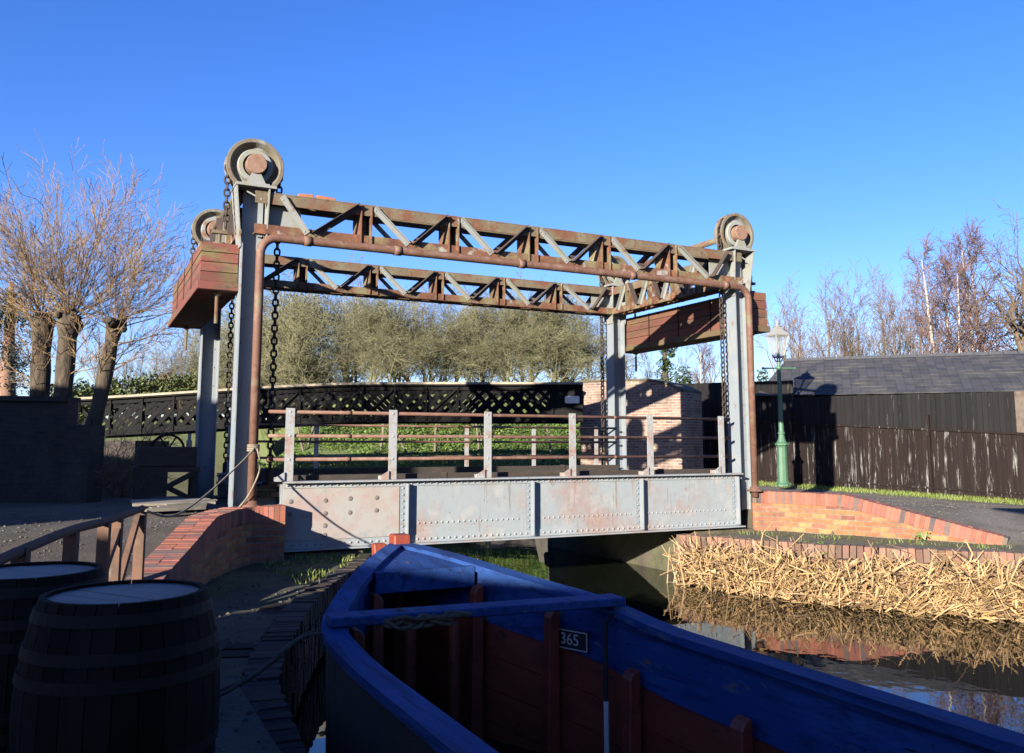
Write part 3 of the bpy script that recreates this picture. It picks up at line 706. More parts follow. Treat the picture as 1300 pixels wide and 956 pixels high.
# ------------------------------------------------------------------ iron footbridge behind
fb = thing('iron_footbridge', W(-5.3, 26.6, 1.5), 'black iron lattice footbridge with a pale timber top, crossing behind the lifting bridge', 'footbridge')
LX0, LX1 = -13.2, 2.15
def camber(l): u = (l - LX0) / (LX1 - LX0); return -.52 * (1 - sstep(-.15, .62, u))
def hcam(l): return 1.17
for D0, nm in ((26.0, 1), (28.0, 0)):
    b = MB(); n = 32; pts = [LX0 + (LX1 - LX0) * i / n for i in range(n + 1)]
    for i in range(n):
        for (za, zb, th) in ((2.24, 2.42, .05), (3.20, 3.36, .05), (2.24, 2.27, .16), (3.33, 3.37, .16)):
            l0, l1 = pts[i], pts[i + 1]; c0, c1 = camber(l0), camber(l1)
            b.hexa([W(l0, D0 - th, za + c0), W(l1, D0 - th, za + c1), W(l1, D0 + th, za + c1), W(l0, D0 + th, za + c0), W(l0, D0 - th, zb + c0), W(l1, D0 - th, zb + c1), W(l1, D0 + th, zb + c1), W(l0, D0 + th, zb + c0)])
    b.hexa([W(1.15, D0 - .02, 2.425), W(LX1, D0 - .02, 2.425), W(LX1, D0 + .02, 2.425), W(1.15, D0 + .02, 2.425), W(1.15, D0 - .02, 3.195), W(LX1, D0 - .02, 3.195), W(LX1, D0 + .02, 3.195), W(1.15, D0 + .02, 3.195)])
    gd = b.build('side_girder', 'black_iron', fb)
    b = MB(); s = LX0
    while s < LX1 - .2:                                      # riveted lattice web
        for dx, oo in ((.80, .0), (-.80, .022)):
            a0, a1 = (s, s + .80) if dx > 0 else (s + .80, s)
            if max(a0, a1) > LX1: continue
            b.bar(W(a0, D0 + oo, 2.41 + camber(a0)), W(a1, D0 + oo, 3.22 + camber(a1)), CF, .12, .012)
        s += .40
    b.build('lattice_web', 'black_iron', gd)
    if nm:
        s = LX0 + .1
        while s < LX1:
            b = MB(); b.bar(W(s, D0 - .07, 2.27 + camber(s)), W(s, D0 - .07, 3.34 + camber(s)), CF, .055, .04); b.build('panel_post', 'black_iron', fb)
            if -8.5 < s < -.9:
                b = MB(); e = s + .93; b.bar(W(s + .05, D0 - .07, 2.44 + camber(s)), W(e - .05, D0 - .07, 3.2 + camber(e)), CF, .05, .03); b.build('panel_diagonal', 'black_iron', fb)
            s += .955
    b = MB()
    for i in range(n):
        l0, l1 = pts[i], pts[i + 1]; c0, c1 = camber(l0), camber(l1); th = .2
        b.hexa([W(l0, D0 - th, 3.372 + c0), W(l1, D0 - th, 3.372 + c1), W(l1, D0 + th, 3.372 + c1), W(l0, D0 + th, 3.372 + c0), W(l0, D0 - th, 3.44 + c0), W(l1, D0 - th, 3.44 + c1), W(l1, D0 + th, 3.44 + c1), W(l0, D0 + th, 3.44 + c0)])
    b.build('top_cap', 'cap_timber', fb)
b = MB()
for i in range(n):
    l0, l1 = pts[i], pts[i + 1]; c0, c1 = camber(l0), camber(l1)
    b.hexa([W(l0, 26.17, 2.29 + c0), W(l1, 26.17, 2.29 + c1), W(l1, 27.83, 2.29 + c1), W(l0, 27.83, 2.29 + c0), W(l0, 26.17, 2.38 + c0), W(l1, 26.17, 2.38 + c1), W(l1, 27.83, 2.38 + c1), W(l0, 27.83, 2.38 + c0)])
b.build('walkway', 'dark_timber', fb)
b = MB(); hw, hh, rr_ = .22, .11, .05
pp = []
for cx, cz, a0 in ((hw - rr_, hh - rr_, 0), (-hw + rr_, hh - rr_, 90), (-hw + rr_, -hh + rr_, 180), (hw - rr_, -hh + rr_, 270)):
    for k in range(5): a = math.radians(a0 + k * 22.5); pp.append((cx + rr_ * math.cos(a), cz + rr_ * math.sin(a)))
b.prism([W(1.82 + q[0], 25.88, 2.91 + q[1]) for q in pp], W(0, .02))
b.build('number_plate', 'white_plate', fb)
# brick piers carrying it
def pier(l0, l1, d0, d1, zb, prof, mt, label, cop=True):
    t = thing('brick_pier', W((l0 + l1) / 2, (d0 + d1) / 2, zb), label, 'pier', None)
    b = MB(); b.prism([W(l0, d0, zb), W(l1, d0, zb)] + [W(l, d0, z) for l, z in prof[::-1]], CF * (d1 - d0)); b.build('brickwork', mt, t)
    if cop:
        b = MB()
        for i in range(len(prof) - 1):
            (la, za), (lb, zb_) = prof[i], prof[i + 1]
            b.hexa([W(la - .04, d0 - .05, za + .003), W(lb + .04, d0 - .05, zb_ + .003), W(lb + .04, d1 + .05, zb_ + .003), W(la - .04, d1 + .05, za + .003), W(la - .04, d0 - .05, za + .07), W(lb + .04, d0 - .05, zb_ + .07), W(lb + .04, d1 + .05, zb_ + .07), W(la - .04, d1 + .05, za + .07)])
        b.build('coping', 'stone', t)
PL, PR = W(2.26, 28.5), W(5.29, 26.3); pe = PR - PL; pn = V((-pe.y, pe.x, 0)).normalized(); pn = pn if pn.dot(CF) > 0 else -pn
t = thing('brick_pier', (PL + PR) / 2, 'sunlit weathered brick pier at the footbridge end with the gantry shadow across it', 'pier')
prof = [(0, 3.62), (.38, 3.60), (.68, 3.56), (.86, 3.40), (1, 3.16)]; pp_ = lambda f, z: PL + pe * f + V((0, 0, z))
b = MB(); b.prism([pp_(0, -.6), pp_(1, -.6)] + [pp_(f, z) for f, z in prof[::-1]], pn * 1.3); b.build('brickwork', 'brick_old', t)
b = MB()
for i in range(len(prof) - 1):
    (fa, za), (fb_, zb) = prof[i], prof[i + 1]; o = pn * -.05; q = pn * 1.36
    A, B_ = pp_(fa, za + .003) + o, pp_(fb_, zb + .003) + o; u = V((0, 0, .075)); b.hexa([A, B_, B_ + q, A + q, A + u, B_ + u, B_ + q + u, A + q + u])
b.build('coping', 'stone', t)
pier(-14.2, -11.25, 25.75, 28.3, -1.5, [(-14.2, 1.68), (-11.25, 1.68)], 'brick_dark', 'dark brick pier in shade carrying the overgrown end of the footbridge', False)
# dark yard wall at the left
t = thing('yard_wall', W(-9, 15, .6), 'dark brick yard wall in deep shade below the pollarded trees', 'wall')
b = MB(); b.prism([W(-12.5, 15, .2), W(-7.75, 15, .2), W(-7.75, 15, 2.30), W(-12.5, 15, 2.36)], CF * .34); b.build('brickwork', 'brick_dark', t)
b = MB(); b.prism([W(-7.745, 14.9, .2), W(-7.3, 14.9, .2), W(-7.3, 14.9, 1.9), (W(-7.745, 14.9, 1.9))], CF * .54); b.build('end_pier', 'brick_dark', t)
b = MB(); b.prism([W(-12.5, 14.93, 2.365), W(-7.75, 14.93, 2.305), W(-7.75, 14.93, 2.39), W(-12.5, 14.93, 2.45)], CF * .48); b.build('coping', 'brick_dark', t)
# ------------------------------------------------------------------ fence and slate-roofed shed
FD = V((-3.03 * CR.x + 4.1 * CF.x, -3.03 * CR.y + 4.1 * CF.y, 0)); FN = V((FD.y, -FD.x, 0)).normalized()
if FN.dot(CF) > 0: FN = -FN                                  # FN looks to the camera side
def fp(k, off=0): return V((0, 0, 0)) + W(9.7 - 3.03 * k, 25.4 + 4.1 * k) + FN * off
FL = FD.length; fd = FD.normalized()
base_z = lambda k: .265 + .125 * k
rail_z = lambda k: 2.13 + .31 * k
top_z = lambda k: 3.0 + .12 * k if k < .305 else 3.50 + .18 * k
fen = thing('board_fence', fp(0, 0) + V((0, 0, .26)), 'long black vertical board fence with peeling paint in front of the slate roof', 'fence')
lo, up, tall = MB(), MB(), MB(); k = -1.75; rr = random.Random(11)
while k < 1.32:
    w = .135; kk = w / FL
    for mb, za, zb, off in ((lo, base_z(k) - .1, rail_z(k) - .02, .0), (up if k < .305 else tall, rail_z(k) - .06, top_z(k), -.05)):
        c = rr.uniform(.75, 1.25); mb.cur = (c, c, c)
        o = off + rr.uniform(-.006, .006); p = fp(k + kk / 2, o); h = zb - za + (rr.uniform(-.008, .008))
        p.z = za + h / 2; mb.obox(p, fd, FN, (0, 0, 1), w / 2 - .004, .011, h / 2)
    k += kk
lo.build('lower_boards', 'board_lower', fen); up.build('upper_boards', 'board_upper', fen); tall.build('tall_boards', 'board_upper', fen)
def rail(zf, ka, kb, off, hw, hh, name, mt):
    b = MB(); a, c = fp(ka, off), fp(kb, off); a.z, c.z = zf(ka), zf(kb); b.bar(a, c, (0, 0, 1), hw, hh); b.build(name, mt, fen)
rail(rail_z, -1.75, 1.3, .035, .05, .05, 'middle_rail', 'board_lower')
rail(lambda k: base_z(k) + .21, -1.75, 1.3, .03, .035, .05, 'bottom_rail', 'board_lower')
for k in (-.52, .33, .95):
    b = MB(); p = fp(k, .045); p.z = 0; b.obox(p + V((0, 0, (base_z(k) + rail_z(k) + .35) / 2)), fd, FN, (0, 0, 1), .045, .04, (rail_z(k) + .35 - base_z(k)) / 2 + .05); b.build('fence_post', 'board_lower', fen)
b = MB(); p = fp(-.97, -.03); a, c = fp(-.955, -.034), fp(-1.3, -.034)
b.prism([a + V((0, 0, rail_z(-.95) + .03)), c + V((0, 0, rail_z(-1.3) + .03)), c + V((0, 0, top_z(-1.3))), a + V((0, 0, top_z(-.95)))], FN * .016); b.build('bare_boards', 'bare_board', fen)
b = MB(); p = fp(1.105, .025); p.z = rail_z(1.1) - .49; b.obox(p, fd, FN, (0, 0, 1), .25, .008, .15)
tag(b.build('notice_board', 'white_plate', loc=p), 'small blank white notice fixed to the black fence beside the brick pier', 'sign')
# shed
shed = thing('slate_roof_shed', W(12, 27.5, .2), 'low shed with a dark slate roof behind the black board fence', 'shed')
sdv = (CR * .937 - CF * .349).normalized(); sn = (CR * .349 + CF * .937).normalized()
sp = lambda s, q, z: W(8.9, 27.0) + sdv * s + sn * q + V((0, 0, z))
b = MB(); 
n = 11; e0, e1, r0, r1 = -1.2, 16, -.35, 16; zE, zR, depth = 3.10, 4.50, 3.0; rr = random.Random(3)
for i in range(n):
    f0, f1 = i / n, (i + 1) / n; f1x = min(1, f1 + .03)
    sL0, sL1 = e0 + (r0 - e0) * f0, e0 + (r0 - e0) * f1x
    z0_, z1_ = zE + (zR - zE) * f0 + .022, zE + (zR - zE) * f1x
    q0, q1 = depth * f0, depth * f1x; hh = depth / n * 1.13
    u = [(sL0 + i * .13, i * .17 + .01), (e1 + i * .13, i * .17 + .01), (e1 + i * .13, i * .17 + .165), (sL1 + i * .13, i * .17 + .165)]
    b.quad(sp(sL0, q0, z0_), sp(e1, q0, z0_), sp(e1, q1, z1_), sp(sL1, q1, z1_), u)
    b.quad(sp(sL0, q0, z0_ - .022), sp(e1, q0, z0_ - .022), sp(e1, q0, z0_), sp(sL0, q0, z0_), [(0, .0), (.01, 0), (.01, .002), (0, .002)])
    b.quad(sp(sL0, 2 * depth - q0, z0_), sp(e1, 2 * depth - q0, z0_), sp(e1, 2 * depth - q1, z1_), sp(sL1, 2 * depth - q1, z1_), u)
b.quad(sp(e0, 0, zE), sp(r0, depth, zR), sp(r0, depth, zR), sp(e0, 2 * depth, zE))
rf = b.build('roof', 'slate', shed)
b = MB(); s = r0
while s < r1: b.prism([sp(s, depth - .13, zR - .04), sp(s, depth, zR + .07), sp(s, depth + .13, zR - .04)], sdv * .40); s += .42
b.build('ridge_tiles', 'ridge_tile', rf)
b = MB(); b.prism([sp(-.9, .25, 0), sp(15.8, .25, 0), sp(15.8, .25, zE + .05), sp(-.9, .25, zE + .05)], sn * .2); b.prism([sp(-.9, .452, 0), sp(-.9, 5.5, 0), sp(-.9, 5.5, zE), sp(-.9, .452, zE)], sdv * .2)
b.build('wall', 'board_upper', shed)
# ------------------------------------------------------------------ lamp post
lp = W(.3128 * 24.5, 24.5, 0); lp.z = .40
lamp = thing('street_lamp', lp, 'green cast iron gas lamp post with white framed lantern beside the black fence', 'street lamp')
b = MB(); b.lathe([(.21, 0), (.21, .05), (.17, .09), (.15, .14), (.135, 1.08), (.15, 1.12), (.19, 1.15), (.19, 1.19), (.13, 1.24), (.09, 1.36), (.078, 1.45)], lp, (0, 0, 1), 10); b.build('base', 'lamp_green', lamp)
b = MB(); b.lathe([(.078, 1.45), (.10, 1.47), (.10, 1.50), (.074, 1.53), (.055, 3.30), (.075, 3.33), (.075, 3.38), (.05, 3.41), (.04, 3.52)], lp, (0, 0, 1), 14); b.build('column', 'lamp_green', lamp, smooth=False)
b = MB(); b.tube([lp + CR * -.46 + V((0, 0, 3.34)), lp + CR * .46 + V((0, 0, 3.34))], .022, 8)
for s in (-1, 1): b.lathe([(.01, -.035), (.036, -.02), (.036, .02), (.01, .035)], lp + CR * .46 * s + V((0, 0, 3.34)), CR, 8)
b.build('ladder_bar', 'lamp_green', lamp)
b = MB(); z0, z1, wb, wt = 3.66, 4.28, .105, .215
for s in (-1, 1): b.tube([lp + V((0, 0, 3.50)), lp + CR * .09 * s + V((0, 0, 3.55)), lp + CR * .12 * s + V((0, 0, 3.64))], .016, 6); b.tube([lp + V((0, 0, 3.50)), lp + CF * .09 * s + V((0, 0, 3.55)), lp + CF * .12 * s + V((0, 0, 3.64))], .016, 6)
b.build('lantern_cradle', 'black_iron', lamp)
ca, sa = math.cos(.35), math.sin(.35); e1, e2 = CR * ca + CF * sa, CF * ca - CR * sa
cn = lambda i, w, z: lp + e1 * (w if i in (1, 2) else -w) + e2 * (w if i in (2, 3) else -w) + V((0, 0, z))
b = MB()
for i in range(4):
    j = (i + 1) % 4; b.tube([cn(i, wb, z0), cn(i, wt, z1)], .018, 6); b.tube([cn(i, wt, z1), cn(j, wt, z1)], .022, 6); b.tube([cn(i, wb, z0), cn(j, wb, z0)], .018, 6)
b.tube([lp + V((0, 0, z0)), lp + V((0, 0, z0 + .25))], .02, 6)
lf = b.build('lantern_frame', 'lantern_paint', lamp)
b = MB()
for i in range(4): j = (i + 1) % 4; b.quad(cn(i, wb, z0), cn(j, wb, z0), cn(j, wt, z1), cn(i, wt, z1))
b.build('glass', 'lantern_glass', lf)
b = MB(); n0 = [cn(i, wt + .03, z1 + .01) for i in range(4)]; n1 = [cn(i, .11, z1 + .17) for i in range(4)]; b.hexa(n0 + n1)
n0 = [cn(i, .09, z1 + .172) for i in range(4)]; n1 = [cn(i, .105, z1 + .25) for i in range(4)]; b.hexa(n0 + n1)
b.lathe([(.14, 0), (.06, .06), (.03, .09), (.045, .12), (.02, .16), (.008, .24)], lp + V((0, 0, z1 + .252)), (0, 0, 1), 10); b.build('lantern_hood', 'lantern_paint', lf)
# ------------------------------------------------------------------ boat
boat = thing('canal_boat', (2.6, 2.0, WZ), 'wooden open canal boat with faded blue gunwales and red inside planking, moored in the shade', 'boat')
def bhw(y):                      # half width of the gunwale: straight taper to the stem
    lin, full, k = .03 + .485 * (7.85 - y), 1.10, .14
    h = max(k - abs(lin - full), 0) / k
    return min(lin, full) - h * h * k * .25
def bxc(y): return 2.55 + .18 * max(0, (y - 6.3) / 1.55) ** 1.4
def bz(y): return .30 + .32 * sstep(4.6, 7.9, y)
ysb = [-9, -6, -3, 0, 2, 3, 3.6] + [3.9 + .16 * k for k in range(22)] + [7.35, 7.45, 7.55, 7.63, 7.7, 7.76, 7.8, 7.83, 7.85]
def loft(name, prof, mt, parent, ya=-9, yb=8):  # prof(y)->list of (side offset from centre>0, z) closed strip, mirrored both sides
    b = MB()
    yy = [y for y in ysb if ya <= y <= yb]
    for sg in (-1, 1):
        n0 = len(b.v); k = len(prof(0))
        for y in yy:
            for (o, z) in prof(y): b.v.append(V((bxc(y) + sg * max(o, .0), y, z)))
        for i in range(len(yy) - 1):
            for q in range(k):
                q2 = (q + 1) % k; f = [n0 + i * k + q, n0 + i * k + q2, n0 + (i + 1) * k + q2, n0 + (i + 1) * k + q]; b.face(f if sg > 0 else f[::-1])
        b.face([n0 + q for q in range(k)]); b.face([n0 + (len(yy) - 1) * k + q for q in range(k)])
    return b.build(name, mt, parent)
loft('hull', lambda y: [(bhw(y), bz(y) - .03), (bhw(y) * .97, -1.2), (0, -1.25), (0, -1.19), (bhw(y) * .97 - .05, -1.14), (bhw(y) - .05, bz(y) - .03)], 'boat_hull', boat)
loft('gunwale', lambda y: [(bhw(y) + .035, bz(y) - .035), (bhw(y) + .035, bz(y) + .02), (bhw(y) - .125, bz(y) + .02), (bhw(y) - .125, bz(y) - .035)], 'boat_blue', boat)
loft('top_strake', lambda y: [(bhw(y) - .052, bz(y) - .036), (bhw(y) - .085, bz(y) - .036), (bhw(y) - .10, bz(y) - .42), (bhw(y) - .055, bz(y) - .42)], 'boat_blue', boat, yb=7.7)
for q in range(4):
    loft('lining_plank', lambda y: [(bhw(y) - .055, bz(y) - .425 - q * .26), (bhw(y) - .084, bz(y) - .425 - q * .26), (bhw(y) - .092, bz(y) - .675 - q * .26), (bhw(y) - .055, bz(y) - .675 - q * .26)], 'boat_red', boat, yb=7.6)
b = MB()
for i, y in enumerate([-6 + .21 * k for k in range(64)]):
    w = max(.02, bhw(y) - .11); b.box(bxc(y) - w, bxc(y) + w, y, y + .2, -1.08, -1.04)
b.build('floor_boards', 'dark_timber', boat)
for sg in (-1, 1):
    for y in (1.8, 2.9, 4.0, 5.1, 5.95, 6.65):
        x = bxc(y) + sg * (bhw(y) - .14); nx_ = -sg
        b = MB(); pts = [(x + nx_ * .0, y - .055, bz(y) - 1.3), (x, y + .055, bz(y) - 1.3)]
        zt = bz(y) - (.12 if y > 5.2 else .30)
        prof = [(0, bz(y) - 1.34), (.11, bz(y) - 1.34), (.085, zt - .06), (.06, zt - .015), (.02, zt), (0, zt)]
        b.prism([(x + nx_ * o, y - .055, z) for o, z in prof], (0, .11, 0)); b.build('rib', 'boat_red', boat, bevel=.008)
yd = 6.80; b = MB(); n = 10                                   # fore deck
L_, R_ = [], []
for i in range(n + 1):
    y = yd + (7.78 - yd) * i / n; w = max(.03, bhw(y) - .10); L_.append(V((bxc(y) - w, y, bz(y) - .012))); R_.append(V((bxc(y) + w, y, bz(y) - .012)))
for i in range(n):
    b.hexa([L_[i] - V((0, 0, .05)), R_[i] - V((0, 0, .05)), R_[i + 1] - V((0, 0, .05)), L_[i + 1] - V((0, 0, .05)), L_[i], R_[i], R_[i + 1], L_[i + 1]])
fd_ = b.build('fore_deck', 'boat_blue', boat)
b = MB(); w = bhw(yd) - .11; b.box(bxc(yd) - w, bxc(yd) + w, yd - .075, yd - .002, bz(yd) - .16, bz(yd) + .004); b.build('deck_beam', 'boat_blue', fd_)
for dx in (.12, .5): 
    b = MB(); b.lathe([(.05, 0), (.05, 1.3)], (bxc(yd) + dx - .3, yd - .2, -1.04), (0, 0, 1), 12); b.build('deck_prop', 'boat_red', boat)
b = MB(); b.prism([(2.65, 7.72, -1.0), (2.81, 7.72, -1.0), (2.81, 7.72, .72), (2.65, 7.72, .72)], (0, .17, 0)); b.build('stem_post', 'boat_red', boat, bevel=.012)
b = MB(); b.prism([(2.60, 7.93, -1.0), (2.72, 7.93, -1.0), (2.66, 7.98, .62), (2.54, 7.98, .62)], (0, .10, 0)); b.build('stem_band', 'boat_red', boat, bevel=.01)
yc = 5.58; b = MB(); w = bhw(yc) + .0; b.obox((bxc(yc), yc - .04, bz(yc) + .055), V((1, -.10, 0)).normalized(), V((.10, 1, 0)).normalized(), (0, 0, 1), w - .02, .105, .03); b.build('cross_beam', 'boat_blue', boat, bevel=.008)
# gauge plate on the right side lining
yp_, zp = 5.86, .09; xp = bxc(yp_) + bhw(yp_) - .105
b = MB(); a0 = V((bxc(6.05) + bhw(6.05) - .105, 6.05, 0)); a1 = V((bxc(5.65) + bhw(5.65) - .105, 5.65, 0)); dd = (a1 - a0).normalized(); nn = V((dd.y, -dd.x, 0)); nn = nn if nn.x < 0 else -nn
pc = (a0 + a1) / 2 + V((0, 0, .075)); b.obox(pc, dd, nn, (0, 0, 1), .17, .008, .075); gp = b.build('gauge_plate', 'boat_hull', boat)
cu = bpy.data.curves.new('digits', 'FONT'); cu.body = '365'; cu.size = .12; cu.extrude = .002; cu.align_x = 'CENTER'; cu.align_y = 'CENTER'
to = bpy.data.objects.new('digits', cu); COL.objects.link(to)
bpy.context.view_layer.update(); me = bpy.data.meshes.new_from_object(to.evaluated_get(bpy.context.evaluated_depsgraph_get())); bpy.data.objects.remove(to)
me.materials.clear(); me.materials.append(MATS['white_plate']); to = bpy.data.objects.new('digits', me); COL.objects.link(to); to.parent = gp
Zv = V((0, 0, 1)); Xv = dd; to.matrix_local = Matrix.Translation(pc + nn * .011 - ORG[boat.name]) @ Matrix((Xv, Zv, nn)).transposed().to_4x4()
b = MB(); b.box(0, 0.001, 0, .001, 0, .001); b = MB()
for zz in (-.066, .066): b.obox(pc + nn * .009 + V((0, 0, zz)), dd, nn, (0, 0, 1), .165, .003, .004)
for zz in (-.162, .162): b.obox(pc + nn * .009 + dd * zz, dd, nn, (0, 0, 1), .004, .003, .066)
b.build('plate_border', 'white_plate', gp)
b = MB(); b.tube([(3.43, 5.36, .28), (3.43, 5.36, -.25)], .017, 8); b.tube([(3.43, 5.36, .28), (3.52, 5.40, .325), (3.60, 5.42, .325)], .014, 6)
bp = b.build('hanging_pole', 'boat_hull', loc=(3.43, 5.36, -.9)); tag(bp, 'thin black pole with a white tip hanging inside the boat by the cross beam', 'pole')
b = MB(); b.tube([(3.43, 5.36, -.25), (3.43, 5.36, -.9)], .019, 8); b.build('white_tip', 'white_plate', bp, loc=(3.43, 5.36, -.9))
# ropes
def rope(pts, r, name, mt, label, n=8):
    b = MB(); b.tube(smooth_line(pts, n), r, 6); return tag(b.build(name, mt, loc=pts[0], smooth=True), label, 'rope')
rr = random.Random(9); pts = []
for k in range(90):
    a = k * .62; pts.append(V((1.86 + .012 * (k % 40) + .10 * math.cos(a) + rr.uniform(-.03, .03), 5.56 + .14 * math.sin(a) + rr.uniform(-.03, .03), .405 + .03 * math.sin(a * 1.7) + rr.uniform(-.01, .02))))
tail = [V((1.74, 5.6, .40)), V((1.5, 5.6, .36)), V((1.30, 5.58, .34)), V((1.0, 5.5, .16)), V((.55, 5.4, .02)), V((.1, 5.2, .02))]
rope(pts + tail, .014, 'mooring_rope', 'rope_fibre', 'thick dark rope coiled on the boat cross beam and led to the bank', 3)
rope([(1.9, 5.7, .40), (1.6, 5.68, .37), (1.32, 5.62, .345), (.98, 5.62, .12), (.5, 5.6, .02), (.2, 5.75, .02)], .012, 'bank_line', 'rope_fibre', 'thin dark line from the boat gunwale to the bank beside the coiled rope')
rope([(2.26, 12.85, 1.50), (2.0, 12.5, 1.28), (1.4, 11.4, .90), (.95, 10.2, .78), (.62, 9.35, .90)], .013, 'slack_rope', 'rope_pale', 'slack pale rope tied from the rusty gantry pipe to the wooden handrail')
b = MB(); b.tube(smooth_line([(2.30, 12.85, 1.5), (2.34, 12.82, 1.2), (2.2, 12.8, .85), (2.08, 12.9, .66)], 6), .012, 6)
for k in range(4): b.tube(arc((2.26, 12.93, 1.47 + k * .026), .082, 0, 2 * math.pi, 12, (1, 0, 0), (0, 1, 0))[:-1], .013, 5, closed=True)
tag(b.build('knotted_rope', 'rope_pale', loc=(2.26, 12.93, 1.47), smooth=True), 'pale rope wound round the rusty pipe, its loose end hanging to the ground', 'rope')
# ------------------------------------------------------------------ barrels
def barrel(x, y, label, seed):
    t = thing('oak_barrel', (x, y, 0), label, 'barrel', 'barrels on the quay'); H = .925; rr = random.Random(seed)
    rad = lambda z: .33 + .075 * (1 - ((z - H / 2) / (H / 2)) ** 2)
    b = MB(); n = 26
    for i in range(n):
        a0, a1 = 2 * math.pi * i / n + .006, 2 * math.pi * (i + 1) / n - .006; c = rr.uniform(.7, 1.3); b.cur = (c, c, c); zs_ = [H * k / 10 for k in range(11)]; n0 = len(b.v)
        for z in zs_:
            for (a, r_) in ((a0, rad(z)), (a1, rad(z)), (a1, rad(z) - .025), (a0, rad(z) - .025)): b.v.append(V((x + r_ * math.cos(a), y + r_ * math.sin(a), z)))
        for k in range(10):
            for q in range(4): q2 = (q + 1) % 4; b.face([n0 + k * 4 + q, n0 + k * 4 + q2, n0 + k * 4 + 4 + q2, n0 + k * 4 + 4 + q])
        b.face([n0 + 40, n0 + 41, n0 + 42, n0 + 43])
    b.cur = (.3, .3, .3); b.lathe([(rad(0) - .02, .02)] + [(rad(H * k / 8) - .02, H * k / 8) for k in range(1, 8)] + [(rad(H) - .02, H - .045)], (x, y, 0), (0, 0, 1), 26)
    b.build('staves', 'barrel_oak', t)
    b = MB(); u0 = -.306; ca_, sa_ = math.cos(.6), math.sin(.6)
    while u0 < .30:
        u1 = min(.306, u0 + rr.uniform(.085, .125)); c = rr.uniform(.7, 1.25); b.cur = (c, c, c * rr.uniform(.95, 1.05)); ua, ub = u0 + .0025, u1 - .0025; P_ = []
        for k in range(7): u = ua + (ub - ua) * k / 6; P_.append((u, math.sqrt(max(0, .306 ** 2 - u * u))))
        for k in range(6, -1, -1): u = ua + (ub - ua) * k / 6; P_.append((u, -math.sqrt(max(0, .306 ** 2 - u * u))))
        b.prism([(x + u * ca_ - v * sa_, y + u * sa_ + v * ca_, H - .035) for u, v in P_], (0, 0, .02 + rr.uniform(-.002, .002))); u0 = u1
    b.build('head', 'barrel_head', t)
    for z in (.03, .2, .3, .6, .7, .84):
        b = MB(); r0, r1 = rad(z) + .002, rad(z + .045) + .002
        b.lathe([(r0, z), (r0 + .004, z), (r1 + .004, z + .045), (r1, z + .045)], (x, y, 0), (0, 0, 1), 36, close=True); b.build('hoop', 'hoop_iron', t)
barrel(.21, 4.14, 'dark oak barrel with a pale dusty lid, the one nearer the boat', 1)
barrel(-.19, 5.05, 'dark oak barrel with iron hoops behind the pale lidded one, cut by the picture edge', 2)
# ------------------------------------------------------------------ timber handrail, decking, trestle
hr = thing('timber_handrail', (.1, 7.8, 0), 'low rough timber handrail with leaning posts behind the barrels', 'handrail')
b = MB(); b.tube(smooth_line([(.58, 9.28, .93), (.25, 8.2, .91), (-.05, 7.2, .92), (-.42, 6.0, .86)], 4), .035, 8); b.build('top_rail', 'rail_timber', hr)
for (x, y, lean) in ((.57, 9.25, 0), (.33, 8.5, 0), (.22, 8.1, .0), (-.02, 7.3, 0), (-.3, 6.4, .0)):
    b = MB(); b.obox((x, y, .40), V((.3, .95, 0)).normalized(), V((.95, -.3, 0)).normalized(), V((lean, 0, 1)).normalized(), .04, .045, .5); b.build('post', 'rail_timber', hr)
for (p, q) in (((.54, 9.2, .86), (.28, 8.35, -.05)), ((.36, 8.55, .86), (.05, 7.55, -.05))):
    b = MB(); b.bar(p, q, (0, 0, 1), .05, .07); b.build('brace', 'rail_timber', hr)
dk = thing('timber_decking', (1.35, 13.7, .64), 'weathered pale plank decking on the ground at the foot of the gantry', 'decking')
b = MB(); rr = random.Random(4)
for k in range(7):
    c = rr.uniform(.75, 1.2); b.cur = (c, c, c); o = rr.uniform(-.06, .06)
    b.box(.75 + o, 1.85 + o, 13.2 + k * .155, 13.2 + k * .155 + .14, .70, .735)
b.build('planks', 'pale_timber', dk)
b = MB(); b.box(.9, 1.0, 13.2, 14.28, .62, .699); b.box(1.6, 1.7, 13.2, 14.28, .62, .699); b.build('bearers', 'dark_timber', dk)
b = MB(); rr = random.Random(14)
for k in range(4):
    b.cur = vary(.9, .2); b.obox((1.2 + k * .06, 12.72 + k * .1, .68 + k * .012), V((1, .25 + k * .05, 0)).normalized(), V((-.25, 1, 0)).normalized(), (0, 0, 1), .42 - k * .04, .05, .02)
tag(b.build('loose_planks', 'pale_timber', loc=(1.25, 12.8, .64)), 'small heap of loose pale planks lying by the top of the shaded wing wall', 'planks')
tz = .60; tr = thing('crane_winch', (1.38, 16.4, tz), 'old hand winch with spoked wheel on a cross braced trestle behind the gantry post', 'winch')
b = MB()
for x in (.92, 1.84):
    for y in (16.15, 16.65): b.box(x - .05, x + .05, y - .05, y + .05, tz - .1, 1.08)
b.box(.85, 1.91, 16.08, 16.72, 1.08, 1.17)
b.build('trestle', 'dark_timber', tr)
for (xa, xb, y) in ((.95, 1.8, 16.08), (1.8, .95, 16.1)):
    b = MB(); b.bar((xa, y - .02, tz + .0), (xb, y - .02, 1.06), (0, 1, 0), .09, .04); b.build('cross_brace', 'dark_timber', tr)
b = MB(); b.box(.90, 1.86, 16.12, 16.68, 1.171, 1.52); b.build('casing', 'dark_timber', tr, bevel=.02)
b = MB(); wc = V((1.38, 16.28, 1.46)); b.tube(arc(wc, .27, 0, 2 * math.pi, 28, (1, 0, 0), (0, 0, 1))[:-1], .022, 8, closed=True)
for k in range(6): a = k * math.pi / 3; b.tube([wc, wc + V((math.cos(a) * .27, 0, math.sin(a) * .27))], .014, 6)
